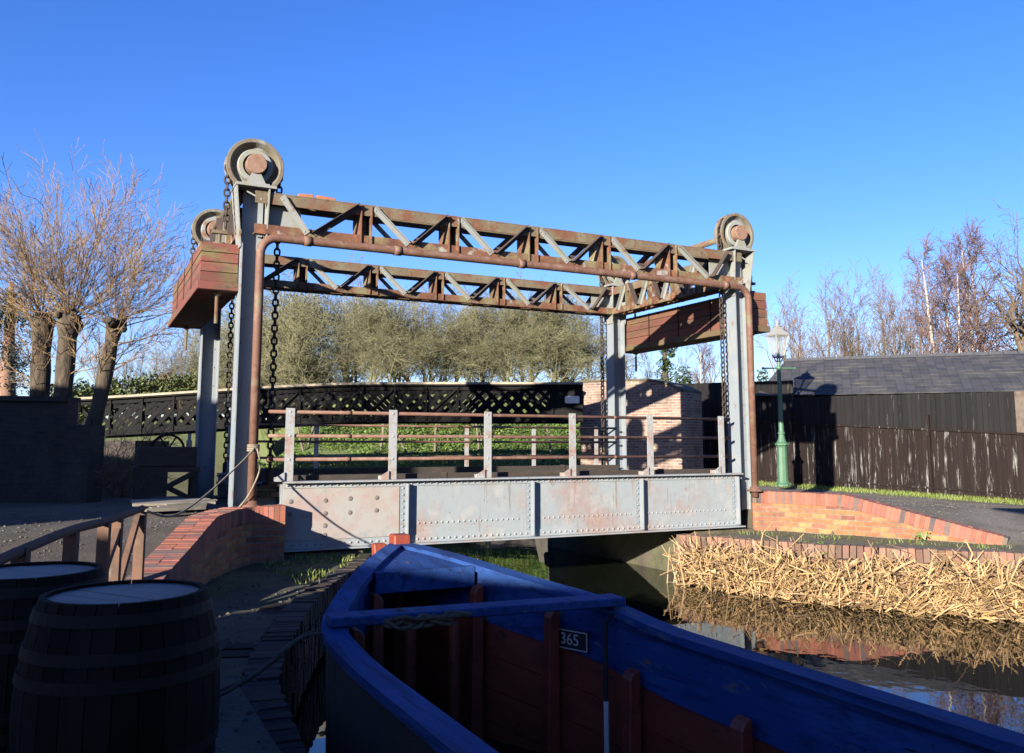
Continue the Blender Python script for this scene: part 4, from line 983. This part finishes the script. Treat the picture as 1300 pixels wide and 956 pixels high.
b.build('spoked_wheel', 'black_iron', tr)
b = MB(); b.lathe([(.05, 0), (.05, .10), (.03, .13), (.03, .22), (.055, .24)], (1.74, 16.35, 1.521), (0, 0, 1), 10); b.build('bollard_cap', 'rust_pale', tr)
# ------------------------------------------------------------------ building behind the viewer (its shadow covers the quay)
def caster(p0, p1, h, depth, label):
    p0, p1 = V((p0[0], p0[1], 0)), V((p1[0], p1[1], 0)); d = (p1 - p0).normalized(); n = V((-d.y, d.x, 0)); n = n if n.dot(sd) < 0 else -n
    t = thing('warehouse', (p0 + p1) / 2, label, 'building')
    b = MB(); b.prism([p0, p1, p1 + V((0, 0, h - .5)), p0 + V((0, 0, h - .5))], n * depth); b.build('wall', 'brick_orange', t)
    b = MB(); e = d * .3
    b.prism([p0 - e - n * .3 + V((0, 0, h - .498)), p0 - e + n * (depth + .3) + V((0, 0, h - .498)), p0 - e + n * depth / 2 + V((0, 0, h))], (p1 - p0) + 2 * e); b.build('roof', 'slate', t)
sA = lambda s, a: (s * math.cos(AZ) + a * math.sin(AZ), -s * math.sin(AZ) + a * math.cos(AZ))
caster(sA(-6.3, -9), sA(5.5, -9), 4.42, 6, 'red brick canal warehouse with slate roof standing behind the quay')
caster(sA(-10.6, -3.5), sA(-24, -3.5), 6.4, 5, 'red brick canal workshop with slate roof beyond the yard wall')
# unseen roof added to hold sky light off the quay and the boat's stern
t = thing('sky_blocker', (4, -4, 0), 'unseen added shelter with a slate roof over the quay', 'blocker')
b = MB(); b.box(2.0, 8.2, -12, 1.2, 4.36, 4.5); b.build('roof', 'slate', t)  # added unseen roof that holds off sky light
for x, zt in ((2.1, 4.355), (8.0, 4.355)):
    for y in (-11.5, -6, -1.4): b = MB(); b.box(x - .09, x + .09, y - .09, y + .09, -2, zt); b.build('post', 'dark_timber', t)  # added unseen posts of the sky blocker
b = MB(); b.box(2.0, 8.2, -12.3, -12.01, -2, 4.5); b.build('blocker_end', 'brick_dark', t)
b = MB(); b.box(8.21, 8.3, -12, -1.5, -.6, 4.4); b.build('blocker_side', 'dark_timber', t)
# ------------------------------------------------------------------ vegetation
def rv(rr, s=1): return V((rr.gauss(0, s), rr.gauss(0, s), rr.gauss(0, s)))
def grow(mb, rr, p, d, L, r, lvl, cfg, out=None):
    n = cfg['seg'][min(lvl, len(cfg['seg']) - 1)]; pts, rads = [p], [r]; q, dd = p.copy(), d.normalized(); tip = max(cfg['rmin'], r * cfg['taper'])
    for i in range(n):
        dd = (dd + rv(rr, cfg['wob'][min(lvl, len(cfg['wob']) - 1)]) + V((0, 0, cfg['up'][min(lvl, len(cfg['up']) - 1)]))).normalized()
        q = q + dd * (L / n); pts.append(q.copy()); rads.append(r + (tip - r) * (i + 1) / n)
    mb.tube(pts, rads, 6 if lvl == 0 else (4 if lvl == 1 else 3), caps=False)
    if out is not None: out.append((q, dd))
    if lvl >= cfg['lv']: return
    kids = cfg['kids'][lvl]
    for k in range(kids):
        f = cfg['from'][lvl] + (1 - cfg['from'][lvl]) * (k + rr.random()) / kids; i = min(int(f * n), n - 1); a = f * n - i
        b0 = pts[i].lerp(pts[i + 1], a); base = (pts[i + 1] - pts[i]).normalized()
        side = base.orthogonal().normalized(); ang = rr.uniform(0, 2 * math.pi); side = (Matrix.Rotation(ang, 3, base) @ side)
        sp_ = cfg['spread'][min(lvl, len(cfg['spread']) - 1)] * rr.uniform(.7, 1.3)
        nd = (base * math.cos(sp_) + side * math.sin(sp_)).normalized()
        grow(mb, rr, b0, nd, L * cfg['len'][min(lvl, len(cfg['len']) - 1)] * rr.uniform(.65, 1.15) * (1.15 - .5 * f * (lvl == 0)), max(cfg['rmin'], (r + (tip - r) * f) * .55), lvl + 1, cfg, out)
THICK = dict(lv=4, seg=[6, 5, 4, 3, 2], wob=[.10, .18, .24, .28, .3], up=[.05, .08, .05, .03, .02], kids=[11, 8, 6, 5], len=[.66, .58, .5, .45], spread=[.85, .8, .8, .8], taper=.35, rmin=.0095, **{'from': [.03, .15, .2, .15]})
TALL = dict(lv=4, seg=[8, 6, 4, 3, 2], wob=[.05, .10, .14, .16, .2], up=[.04, .14, .12, .08, .05], kids=[8, 6, 5, 3], len=[.45, .48, .5, .45], spread=[.5, .55, .6, .6], taper=.3, rmin=.0085, **{'from': [.25, .2, .2, .2]})
BIRCH = dict(lv=3, seg=[10, 6, 4, 3], wob=[.03, .10, .15, .2], up=[.05, .10, -.02, -.05], kids=[22, 8, 5], len=[.22, .45, .5], spread=[.7, .6, .6], taper=.07, rmin=.009, **{'from': [.28, .2, .15]})
OAK = dict(lv=4, seg=[4, 6, 5, 4, 2], wob=[.06, .2, .25, .28, .3], up=[.04, .06, .05, .02, .0], kids=[6, 6, 6, 5], len=[1.15, .6, .5, .45], spread=[.6, .7, .8, .8], taper=.5, rmin=.007, **{'from': [.5, .25, .2, .2]})
PROTO = {}
def tree_proto(key, cfg, H, r, seed, tw, bark):
    """trunk mesh + crown mesh at the origin"""
    rr = random.Random(seed); tk, cr = MB(), MB()
    n = cfg['seg'][0]; kk = dict(cfg)
    # grow everything into crown builder but keep first-level trunk apart
    class Split(MB): pass
    full = MB(); grow(full, rr, V((0, 0, -.3)), V((rr.uniform(-.06, .06), rr.uniform(-.06, .06), 1)), H * (.72 if cfg is not OAK else .35), r, 0, cfg)
    nv = (n + 1) * 6; nf = n * 6
    tk.v = full.v[:nv]; tk.f = full.f[:nf]; tk.uv = full.uv[:nf]; tk.t = full.t[:nf]
    cr.v = full.v[nv:]; cr.f = [[i - nv for i in f] for f in full.f[nf:]]; cr.uv = full.uv[nf:]; cr.t = full.t[nf:]
    zz = sorted(v.z for v in cr.v); PROTO[key] = (tk, cr, bark, tw, [None, None], zz[int(len(zz) * .992)])
def plant(key, x, y, z, sc, rz, name, label, group):
    tk, cr, bark, tw, cache, top = PROTO[key]; sc = (sc[0] / top, sc[1] / top)
    t = thing(name, (x, y, z), label, 'tree', group); t.rotation_euler = (0, 0, rz); t.scale = (sc[0], sc[0], sc[1])
    if cache[0] is None:
        cache[0] = tk.build('trunk', bark, t, loc=(0, 0, 0), smooth=True, uv=False); cache[1] = cr.build('crown', tw, t, loc=(0, 0, 0), uv=False)
    else:
        for c in cache: o = c.copy(); COL.objects.link(o); o.parent = t
    return t
for i in range(3): tree_proto('thick%d' % i, THICK, 7.5, .14, 20 + i, 'twig_olive', 'twig_olive')
for i in range(2): tree_proto('tall%d' % i, TALL, 11, .15, 40 + i, ('twig_pale', 'twig_brown')[i], ('twig_pale', 'bark_dark')[i])
for i in range(2): tree_proto('birch%d' % i, BIRCH, 12, .21, 60 + i, 'twig_purple', 'bark_birch')
tree_proto('oak0', OAK, 12, .3, 80, 'twig_brown', 'bark_dark')
R2 = random.Random(31)
def at(px, D): return W((px - 650) / F * D, D)
ORD = ['first', 'second', 'third', 'fourth', 'fifth', 'sixth', 'seventh', 'eighth', 'ninth', 'tenth', 'eleventh', 'twelfth', 'thirteenth', 'fourteenth', 'fifteenth', 'sixteenth', 'seventeenth', 'eighteenth', 'nineteenth', 'twentieth']
def topy(py, D): return EZ + (565 - py) / F * D
# hawthorn thicket across the middle, on the far bank
front = [(205, 64, 440), (255, 58, 412), (300, 52, 392), (338, 49, 366), (372, 48, 372), (408, 47, 384), (440, 49, 376), (474, 47, 372), (508, 48, 382), (541, 47, 374), (575, 48, 370), (608, 47, 376), (641, 48, 380), (674, 49, 370), (704, 48, 376), (728, 51, 388)]
back = [(330, 60, 362), (385, 58, 360), (440, 60, 368), (500, 58, 362), (555, 60, 368), (612, 58, 364), (668, 60, 362), (715, 62, 380), (280, 66, 405)]
for row, nm in ((front, 'front'), (back, 'back')):
    for i, (px, D, ty) in enumerate(row):
        p = at(px, D); z = gz(p.x, p.y); H = topy(ty, D) - z
        plant('thick%d' % R2.randrange(3), p.x, p.y, z, (H * R2.uniform(.95, 1.12), H), R2.uniform(0, 6.28), 'hawthorn_tree', f'{ORD[i]} olive hawthorn from the left in the {nm} row of the thicket', 'hawthorn thicket beyond the footbridge')
for i in range(20):
    px = 262 + i * 25.5 + R2.uniform(-6, 6); D = R2.uniform(45.5, 49) if px > 330 else 52; p = at(px, D); z = gz(p.x, p.y); k = R2.uniform(.36, .50)
    plant('thick%d' % R2.randrange(3), p.x, p.y, z, (k * 11, k * 8), R2.uniform(0, 6.28), 'thorn_bush', f'{ORD[i]} low thorn bush from the left under the thicket trees', 'thorn bushes under the thicket')
tall = [(450, 70, 318, 1, 'hawthorn thicket'), (540, 72, 345, 0, ''), (700, 66, 352, 1, ''), (765, 66, 405, 1, ''), (800, 62, 420, 0, ''), (822, 66, 432, 1, ''), (868, 64, 440, 1, ''), (902, 60, 425, 0, ''), (160, 60, 432, 1, ''), (125, 66, 436, 0, ''), (178, 62, 440, 1, ''), (196, 58, 428, 0, ''), (214, 62, 420, 1, ''), (232, 57, 415, 0, ''), (144, 58, 445, 0, ''), (249, 60, 405, 1, ''),
        (1000, 56, 352, 0, ''), (1022, 58, 372, 0, ''), (1048, 52, 345, 0, ''), (1072, 58, 338, 1, ''), (1096, 54, 350, 1, ''), (1120, 52, 340, 0, ''), (1142, 58, 345, 1, ''), (1165, 54, 333, 0, ''), (1186, 58, 320, 1, ''), (1015, 48, 385, 1, ''), (1085, 47, 365, 1, ''), (1135, 50, 352, 0, '')]
wh = []
for i, (px, D, ty, ki, _) in enumerate(tall):
    p = at(px, D); z = gz(p.x, p.y) - .1; H = topy(ty, D) - z
    if px > 990: lab, gp_ = f'{ORD[sorted([q[0] for q in tall if q[0] > 990]).index(px)]} slender bare tree behind the slate roof, counting from the lamp post', 'slender trees behind the slate roof'
    elif px > 740: lab, gp_ = f'{ORD[sorted([q[0] for q in tall if 740 < q[0] < 990]).index(px)]} thin bare tree from the left seen above the brick pier', 'thin trees over the brick pier'
    elif px > 300: lab, gp_ = f'{ORD[sorted([q[0] for q in tall if 300 < q[0] < 740]).index(px)]} tall bare tree from the left rising above the thicket', 'taller trees above the thicket'
    else: lab, gp_ = f'{ORD[sorted([q[0] for q in tall if q[0] < 300]).index(px)]} thin far tree from the left behind the pollards', 'far trees behind the pollards'
    plant('tall%d' % ki, p.x, p.y, z, (H * .9, H), R2.uniform(0, 6.28), 'bare_tree', lab, gp_)
bir = [(1193, 43, 300), (1207, 44, 310), (1214, 42, 322), (1240, 43, 278), (1250, 44, 284), (893, 55, 402)]
blab = ['leftmost of the white birches behind the slate roof', 'white birch just right of the leftmost birch behind the slate roof', 'shorter white birch in the middle of the birches behind the slate roof', 'tallest white birch behind the slate roof', 'white birch right against the tallest birch, next to the spreading oak', 'single white birch seen between the gantry post and the brick pier']
for i, (px, D, ty) in enumerate(bir):
    p = at(px, D); z = gz(p.x, p.y) - .1; H = topy(ty, D) - z
    plant('birch%d' % (i % 2), p.x, p.y, z, (H * .85, H), R2.uniform(0, 6.28), 'birch_tree', blab[i], 'white birches')
for px, D, ty, lab in ((1283, 42, 285, 'big spreading bare tree behind the slate roof at the right edge'), (1325, 46, 300, 'bare spreading tree half cut by the right edge')):
    p = at(px, D); z = gz(p.x, p.y) - .1; H = topy(ty, D) - z; plant('oak0', p.x, p.y, z, (H * .95, H), px, 'oak_tree', lab, 'spreading trees behind the slate roof')
# pollards
def pollard(base, head, hr_, nshoot, fan, Ls, label, seed, tr_):
    rr = random.Random(seed); t = thing('pollard_willow', base, label, 'tree', 'pollarded willows')
    b = MB(); base, head = V(base), V(head); mid = (base + head) / 2 + V((rr.uniform(-.08, .08), 0, 0))
    pts = smooth_line([base, base.lerp(mid, .6), mid, mid.lerp(head, .6), head], 3); n = len(pts)
    b.tube(pts, [tr_ * (1.2 - .35 * i / n + (.30 if i > n - 3 else 0) + rr.uniform(-.10, .10)) for i in range(n)], 10)
    for k in range(12):
        q = head + V((rr.gauss(0, .12), rr.gauss(0, .12), rr.uniform(-.18, .08))); r_ = rr.uniform(.05, .11)
        b.lathe([(.01, -r_), (r_ * .8, -r_ * .6), (r_, 0), (r_ * .8, r_ * .6), (.01, r_)], q, rv(rr), 7)
    b.build('trunk', 'bark_dark', t, smooth=True)
    b = MB()
    cfg = dict(lv=2, seg=[8, 5, 3], wob=[.05, .10, .14], up=[.045, .05, .03], kids=[8, 4], len=[.42, .45], spread=[.5, .6], taper=.3, rmin=.004, **{'from': [.3, .25]})
    for k in range(nshoot):
        d = V((rr.gauss(fan[0], .75), rr.gauss(fan[1], .75), rr.uniform(.1, 1.3))).normalized()
        f = 1 if rr.random() < .66 else rr.uniform(.6, 1); q = base.lerp(head, f) + V((d.x * .15, d.y * .15, rr.uniform(-.1, .1)))
        grow(b, rr, q, d, Ls * rr.uniform(.45, 1.1) * (.7 + .4 * max(d.z, 0)) * (1 if f == 1 else .6), rr.uniform(.006, .013), 0, cfg)
    b.build('shoots', 'twig_willow', t, uv=False)
def pt(px, py, D): p = at(px, D); p.z = topy(py, D); return p
def grd(px, D, dz=-.1): p = at(px, D); p.z = gz(p.x, p.y) + dz; return p
pollard(grd(52, 17.5), pt(48, 402, 17.5), .3, 52, (-.25, 0), 2.6, 'dark trunked pollard willow beside the conifer, its shoots leaning left', 101, .19)
pollard(grd(86, 17.0), pt(82, 400, 17.0), .3, 62, (0, 0), 3.0, 'pollard willow with a sunlit trunk between the dark trunk and the leaning one', 102, .18)
pollard(grd(96, 16.4), pt(142, 408, 16.8), .3, 52, (.35, 0), 2.6, 'leaning pollard willow, its trunk tilted towards the lifting bridge', 103, .14)
# bramble shoots low on the leaning pollard
# conifer at the left edge
p = grd(8, 19); t = thing('conifer_tree', p, 'dark conifer with a reddish trunk at the left edge of the picture', 'tree')
b = MB(); b.tube([p, p + V((0, 0, 2.2)), p + V((-.05, 0, 5.2 - p.z))], [.24, .19, .05], 9); b.build('trunk', 'hub_rust', t, smooth=True)
b = MB(); rr = random.Random(77)
for k in range(60):
    z = rr.uniform(2.9, 5.1) - p.z; a = rr.uniform(0, 6.28); L = rr.uniform(.4, 1.0) * (1.25 - .16 * (z + p.z - 2.9))
    d = V((math.cos(a), math.sin(a), rr.uniform(-.45, .0))); tip = p + V((-.05, 0, z)) + d * L
    for q in range(80):
        c = (p + V((-.05, 0, z))).lerp(tip, rr.uniform(.25, 1.05)) + rv(rr, .07); s = rv(rr).normalized() * .075; u = rv(rr).normalized() * .022; kx = rr.uniform(.6, 1.5); b.cur = (kx, kx, kx)
        b.tri(c - u, c + u, c + s)
b.build('crown', 'leaf_conifer', t, uv=False)
# ivy-clad trunk over the pier, and a small dark holly beside it
def leafy(name, base, H, w, n, mt, label, seed, leaf, core=True, group=None):
    rr = random.Random(seed); t = thing(name, base, label, 'tree' if 'tree' in name else 'bush', group); base = V(base)
    if core:
        b = MB(); b.tube([base, base + V((.05, .02, H * .5)), base + V((0, .03, H * 1.0))], [w * .35, w * .28, w * .12], 8); b.build('trunk', 'bark_dark', t, smooth=True)
    b = MB(); cl = [(V((rr.gauss(0, .33), rr.gauss(0, .33), 0)) * w + V((0, 0, H * rr.uniform(.08, .97))), w * rr.uniform(.25, .55)) for _ in range(max(10, int(n / 110)))]
    for k in range(n):
        c, r_ = cl[k % len(cl)]; d = rv(rr).normalized(); q = base + c + d * r_ * rr.uniform(.5, 1.05)
        u = rv(rr).normalized(); v_ = u.orthogonal().normalized() * leaf * .6; u = u * leaf; kx = rr.uniform(.5, 1.5); b.cur = (kx * rr.uniform(.9, 1.3), kx, kx * .9)
        b.quad(q - u, q - v_, q + u, q + v_)
    b.build('crown' if core else 'foliage', mt, t, uv=False); return t
p = grd(845, 46); leafy('ivy_clad_tree', p, topy(436, 46) - p.z, .75, 3800, 'leaf_dark', 'upright trunk thickly clad in dark ivy over the brick pier', 5, .085)
for px, D, py, w, lab in ((872, 52, 468, 1.3, 'low dark evergreen bush over the right end of the brick pier'), (958, 50, 470, 1.4, 'low dark evergreen bush between the gantry pipe and the lamp post'), (195, 50, 484, 1.6, 'low green hedge bush above the overgrown end of the footbridge'), (240, 48, 483, 1.6, 'low green hedge bush above the footbridge next to the gantry post'), (150, 52, 490, 1.6, 'low green hedge bush beside the leaning pollard trunk'), (100, 42, 490, 1.5, 'low dark hedge bush behind the yard wall')):
    p = grd(px, D); leafy('evergreen_bush', p, max(.8, topy(py, D) - p.z), w, 2600, 'leaf_hedge' if px < 300 else 'leaf_dark', lab, px, .10, False, 'bushes beyond the footbridge')
# ivy ground cover and stems on the far bank
b = MB(); rr = random.Random(55); ng = 0
for k in range(34000):
    l = rr.uniform(-10.5, 5.5); e = 1.6 + 7.5 * rr.random() ** 1.1; D = 32 + e; p = W(l, D); z = gz(p.x, p.y) + rr.uniform(.02, .22) * (1 + .6 * hsh(p.x * 1.3, p.y * 1.7))
    if e < 2.4 and rr.random() < .6: continue
    q = V((p.x, p.y, z)); u = (V((rr.gauss(0, 1), rr.gauss(0, 1), rr.gauss(0, .5)))).normalized(); v_ = u.cross(V((rr.gauss(0, .5), -.5 + rr.gauss(0, .4), 1)).normalized()) * .05; u = u * .065
    kx = rr.uniform(.45, 1.5); b.cur = (kx * rr.uniform(.8, 1.25), kx, kx * .8); b.quad(q - u, q - v_, q + u, q + v_)
stuff(b.build('ivy_cover', 'leaf_ivy', uv=False), 'green ivy and ground cover growing over the far bank under the footbridge', 'ivy')
b = MB(); rr = random.Random(56)
def blade(b, p, h, w, lean, rr, kx):
    a = rr.uniform(0, 6.28); s = V((math.cos(a), math.sin(a), 0)) * w; tip = p + V((rr.gauss(0, lean), rr.gauss(0, lean), h)); mid = p.lerp(tip, .5) + V((0, 0, h * .12))
    b.cur = (kx * rr.uniform(.85, 1.3), kx, kx * .8); b.quad(p - s, p + s, mid + s * .7, mid - s * .7); b.tri(mid - s * .7, mid + s * .7, tip)
for k in range(9000):
    l = rr.uniform(-10.5, 5.5); e = rr.uniform(.8, 2.8); p = W(l, 32 + e); p.z = gz(p.x, p.y); blade(b, p, rr.uniform(.08, .22), .016, .06, rr, rr.uniform(.7, 1.6))
for k in range(6000):                                        # mossy verge under the fence
    kk_ = rr.uniform(-1.3, .95); p = fp(kk_, rr.random() ** 2 * 1.1 + .03); p.z = gz(p.x, p.y) - .01; blade(b, p, rr.uniform(.03, .13), .008, .04, rr, rr.uniform(.6, 1.5))
for k in range(5200):                                        # tufts on the left bank and on the right ledge
    if k % 2: x, y = rr.uniform(2.4, 3.9), rr.gauss(12.0, .8)
    else: x, y = rr.uniform(10.3, 13.6), rr.uniform(8.2, 13)
    if inside(CANAL, x, y) or not (inside(LEDGE_L, x, y) or inside(LEDGE_R, x, y)): continue
    if hsh(x * 2.3, y * 2.3) < (-.1 if k % 2 else .35): continue
    blade(b, V((x, y, gz(x, y) - .01)), rr.uniform(.03, .12), .006, .04, rr, rr.uniform(.6, 1.5))
stuff(b.build('grass_tufts', 'grass_blade', uv=False), 'short green grass along the banks and under the black fence', 'grass')
# pale scrub stems on the far bank
for i, (px, D, h, ln) in enumerate(((388, 36, 1.5, -.3), (392, 36.5, 1.4, .25), (484, 36, 1.7, .06), (487, 37, 1.6, -.1), (521, 35.5, 1.5, -.5), (553, 36, 1.6, .15), (607, 36, 1.7, .05), (611, 36.5, 1.6, .2), (700, 35, 1.3, -.1))):
    p = at(px, D); p.z = gz(p.x, p.y) - .05; b = MB(); rr = random.Random(200 + i)
    grow(b, rr, p, V((ln, 0, 1)), h * 1.3, .055, 0, dict(lv=1, seg=[6, 4], wob=[.08, .15], up=[.02, .05], kids=[4], len=[.5], spread=[.5], taper=.5, rmin=.012, **{'from': [.4]}))
    tag(b.build('scrub_stem', 'twig_pale', loc=p, smooth=True, uv=False), f'{ORD[i]} pale bare stem from the left on the ivy bank behind the railings', 'shrub', 'stems on the ivy bank')
b = MB(); rr = random.Random(66)
for k in range(5200):
    if k % 3: x, y = rr.uniform(-4, 2.4), rr.uniform(4, 14.5)
    else: x, y = rr.uniform(12.6, 19), rr.uniform(8, 16)
    if inside(CANAL, x, y): continue
    l_, d_ = LD(x, y)
    if k % 3 == 0 and (l_ - 9.7) * .804 + (d_ - 25.4) * .594 > -.4: continue
    r_ = rr.uniform(.006, .024) * (1.6 if rr.random() < .06 else 1); p = V((x, y, gz(x, y) + r_ * .15)); kx = rr.uniform(.5, 1.5); b.cur = (kx, kx * .96, kx * .9); n0 = len(b.v)
    for q in range(5): a = q * 1.257 + rr.uniform(-.3, .3); b.v.append(p + V((math.cos(a) * r_ * rr.uniform(.7, 1.2), math.sin(a) * r_ * rr.uniform(.7, 1.2), 0)))
    b.v.append(p + V((rr.uniform(-.3, .3) * r_, rr.uniform(-.3, .3) * r_, r_ * rr.uniform(.4, .9))))
    for q in range(5): b.face([n0 + q, n0 + (q + 1) % 5, n0 + 5])
stuff(b.build('loose_gravel', 'pebble', uv=False), 'loose gravel and small stones scattered over the quay and the path', 'gravel')
for i, (px, D, py, n_, lab) in enumerate(((120, 16.2, 545, 26, 'tangled bare bramble hanging over the end of the footbridge by the leaning willow'), (160, 16.6, 560, 18, 'smaller bare bramble arching towards the winch beside the dark pier'))):
    p = grd(px, D, 0); t_ = MB(); rr = random.Random(300 + i)
    for k in range(n_):
        a = rr.uniform(0, 6.28); d = V((math.cos(a) * .6, math.sin(a) * .6, 1)); L = rr.uniform(1.0, 2.0)
        grow(t_, rr, p + V((rr.gauss(0, .15), rr.gauss(0, .15), 0)), d, L, rr.uniform(.006, .011), 0, dict(lv=2, seg=[8, 4, 2], wob=[.12, .15, .2], up=[-.09, -.04, 0], kids=[6, 3], len=[.35, .45], spread=[.7, .7], taper=.35, rmin=.003, **{'from': [.25, .2]}))
    tag(t_.build('bramble_bush', 'twig_willow', loc=p, uv=False), lab, 'bush', 'brambles by the footbridge end')
# dead reeds
b = MB(); rr = random.Random(91)
RE = smooth_line([(9.95, 12.35, 0), (10.2, 11.5, 0), (10.7, 10.4, 0), (11.5, 9.3, 0), (12.3, 8.3, 0), (13.2, 7.0, 0), (14.2, 5.4, 0)], 6); RL = poly_len(RE)
for k in range(6200):
    s = rr.uniform(0, RL); p = poly_at(RE, s); q = poly_at(RE, min(RL, s + .1)); d = (q - p); d = d.normalized() if d.length > 1e-4 else V((.5, -.8, 0)); n = V((-d.y, d.x, 0)); n = n if n.x < 0 else -n
    wid = .62 + .5 * sstep(0, 3.5, s); off = wid * rr.random() ** .8 - .12
    clump = .5 + .5 * math.sin(s * 3.1 + .6) * math.sin(s * 1.27 + 2)
    p = p + n * off; h0 = WZ - .05 + max(0, (.36 + .26 * clump) * (1 - (off / wid) ** 2)) * rr.random() ** .7
    p.z = h0; a = rr.uniform(0, 6.28); el = rr.gauss(.25, .42); L = rr.uniform(.16, .52)
    dv = V((math.cos(a) * math.cos(el), math.sin(a) * math.cos(el), math.sin(el)))
    if p.z + dv.z * L < WZ - .1: dv.z = abs(dv.z)
    r_ = rr.uniform(.006, .0135); kx = rr.uniform(.3, 1.2); b.cur = (kx * rr.uniform(.95, 1.1), kx, kx * rr.uniform(.75, 1.0))
    pts = [p, p + dv * L]
    if rr.random() < .45: pts.append(pts[1] + (dv + rv(rr, .8) - V((0, 0, .6))).normalized() * L * rr.uniform(.3, .9))
    b.tube(pts, [r_] * (len(pts) - 1) + [r_ * .6], 3, caps=False)
for k in range(2600):                                        # flat bent leaves among the stems
    s = rr.uniform(0, RL); p = poly_at(RE, s); p = p + V((-.82, -.4, 0)) * (rr.uniform(-.1, .95) * (.62 + .5 * sstep(0, 3.5, s))); p.z = WZ + rr.uniform(.0, .5)
    a = rr.uniform(0, 6.28); d = V((math.cos(a), math.sin(a), rr.gauss(.1, .5))).normalized(); L = rr.uniform(.15, .45); sd_ = d.cross(rv(rr)).normalized() * rr.uniform(.008, .017)
    q = p + d * L; e = q + (d * .5 + V((0, 0, -.9)) + rv(rr, .3)).normalized() * L * rr.uniform(.4, 1); kx = rr.uniform(.4, 1.3); b.cur = (kx, kx * .97, kx * .85)
    if min(q.z, e.z) < WZ - .15: continue
    b.quad(p - sd_ * .6, p + sd_ * .6, q + sd_, q - sd_); b.quad(q - sd_, q + sd_, e + sd_ * .2, e - sd_ * .2)
for k in range(260):
    s = rr.uniform(0, RL); p = poly_at(RE, s) + V((-rr.uniform(0, .9), rr.uniform(-.3, .3), 0)); p.z = WZ - .1; d = V((rr.gauss(0, .4), rr.gauss(0, .4), 1)).normalized(); L = rr.uniform(.4, .85); kx = rr.uniform(.7, 1.2); b.cur = (kx, kx, kx * .9)
    b.tube([p, p + d * L], [.012, .007], 3, caps=False)
stuff(b.build('dead_reeds', 'reed_straw', uv=False), 'tangled bed of dead straw coloured reeds along the far canal bank', 'reeds')
# green weeds in the bank
def weed(x, y, z, s, n, label, seed):
    b = MB(); rr = random.Random(seed); base = V((x, y, z))
    for k in range(n):
        a = rr.uniform(0, 6.28); el = rr.uniform(.3, 1.35); d = V((math.cos(a) * math.cos(el), math.sin(a) * math.cos(el), math.sin(el))); L = s * rr.uniform(.5, 1.1)
        tip = base + d * L + V((0, 0, -.25 * L)); mid = base + d * L * .55 + V((0, 0, .04)); b.tube([base, mid, tip], .004, 3, caps=False)
        for q in range(5):
            f = .35 + .65 * q / 4; c = (base.lerp(mid, f * 2) if f < .5 else mid.lerp(tip, f * 2 - 1)); u = (rv(rr, .5) + d).normalized() * s * .16; v_ = u.orthogonal().normalized() * s * .06; kx = rr.uniform(.6, 1.4); b.cur = (kx * .9, kx, kx * .7); b.quad(c - u * .2, c + u * .4 + v_, c + u, c + u * .4 - v_)
    tag(b.build('weed_plant', 'weed_leaf', loc=base, uv=False), label, 'plant', 'weeds on the canal bank')
weed(11.02, 10.5, -.28, .34, 26, 'bright green leafy weed growing from the brick edging above the reeds', 1)
weed(10.3, 12.0, -.3, .28, 16, 'smaller green weed on the bank by the stone abutment', 2)
weed(13.0, 10.2, -.06, .2, 12, 'low green weed at the foot of the sunlit sloping brick wall', 3)
# far house and lamp column seen over the footbridge
p = grd(205, 105, 0); p.z = topy(520, 105); ho = thing('house', p, 'far house with a brown gabled roof seen over the footbridge', 'house'); h = topy(491, 105) - p.z
b = MB(); b.prism([p + CR * -1.8, p + CR * 1.8, p + CR * 1.8 + V((0, 0, h)), p + CR * -1.8 + V((0, 0, h))], CF * 5); b.build('wall', 'house_wall', ho)
b = MB(); b.prism([p + CR * -2.2 - CF * .2 + V((0, 0, h + .01)), p + CR * 2.2 - CF * .2 + V((0, 0, h + .01)), p - CF * .2 + V((0, 0, h + 1.5))], CF * 5.4); b.build('roof', 'house_roof', ho)
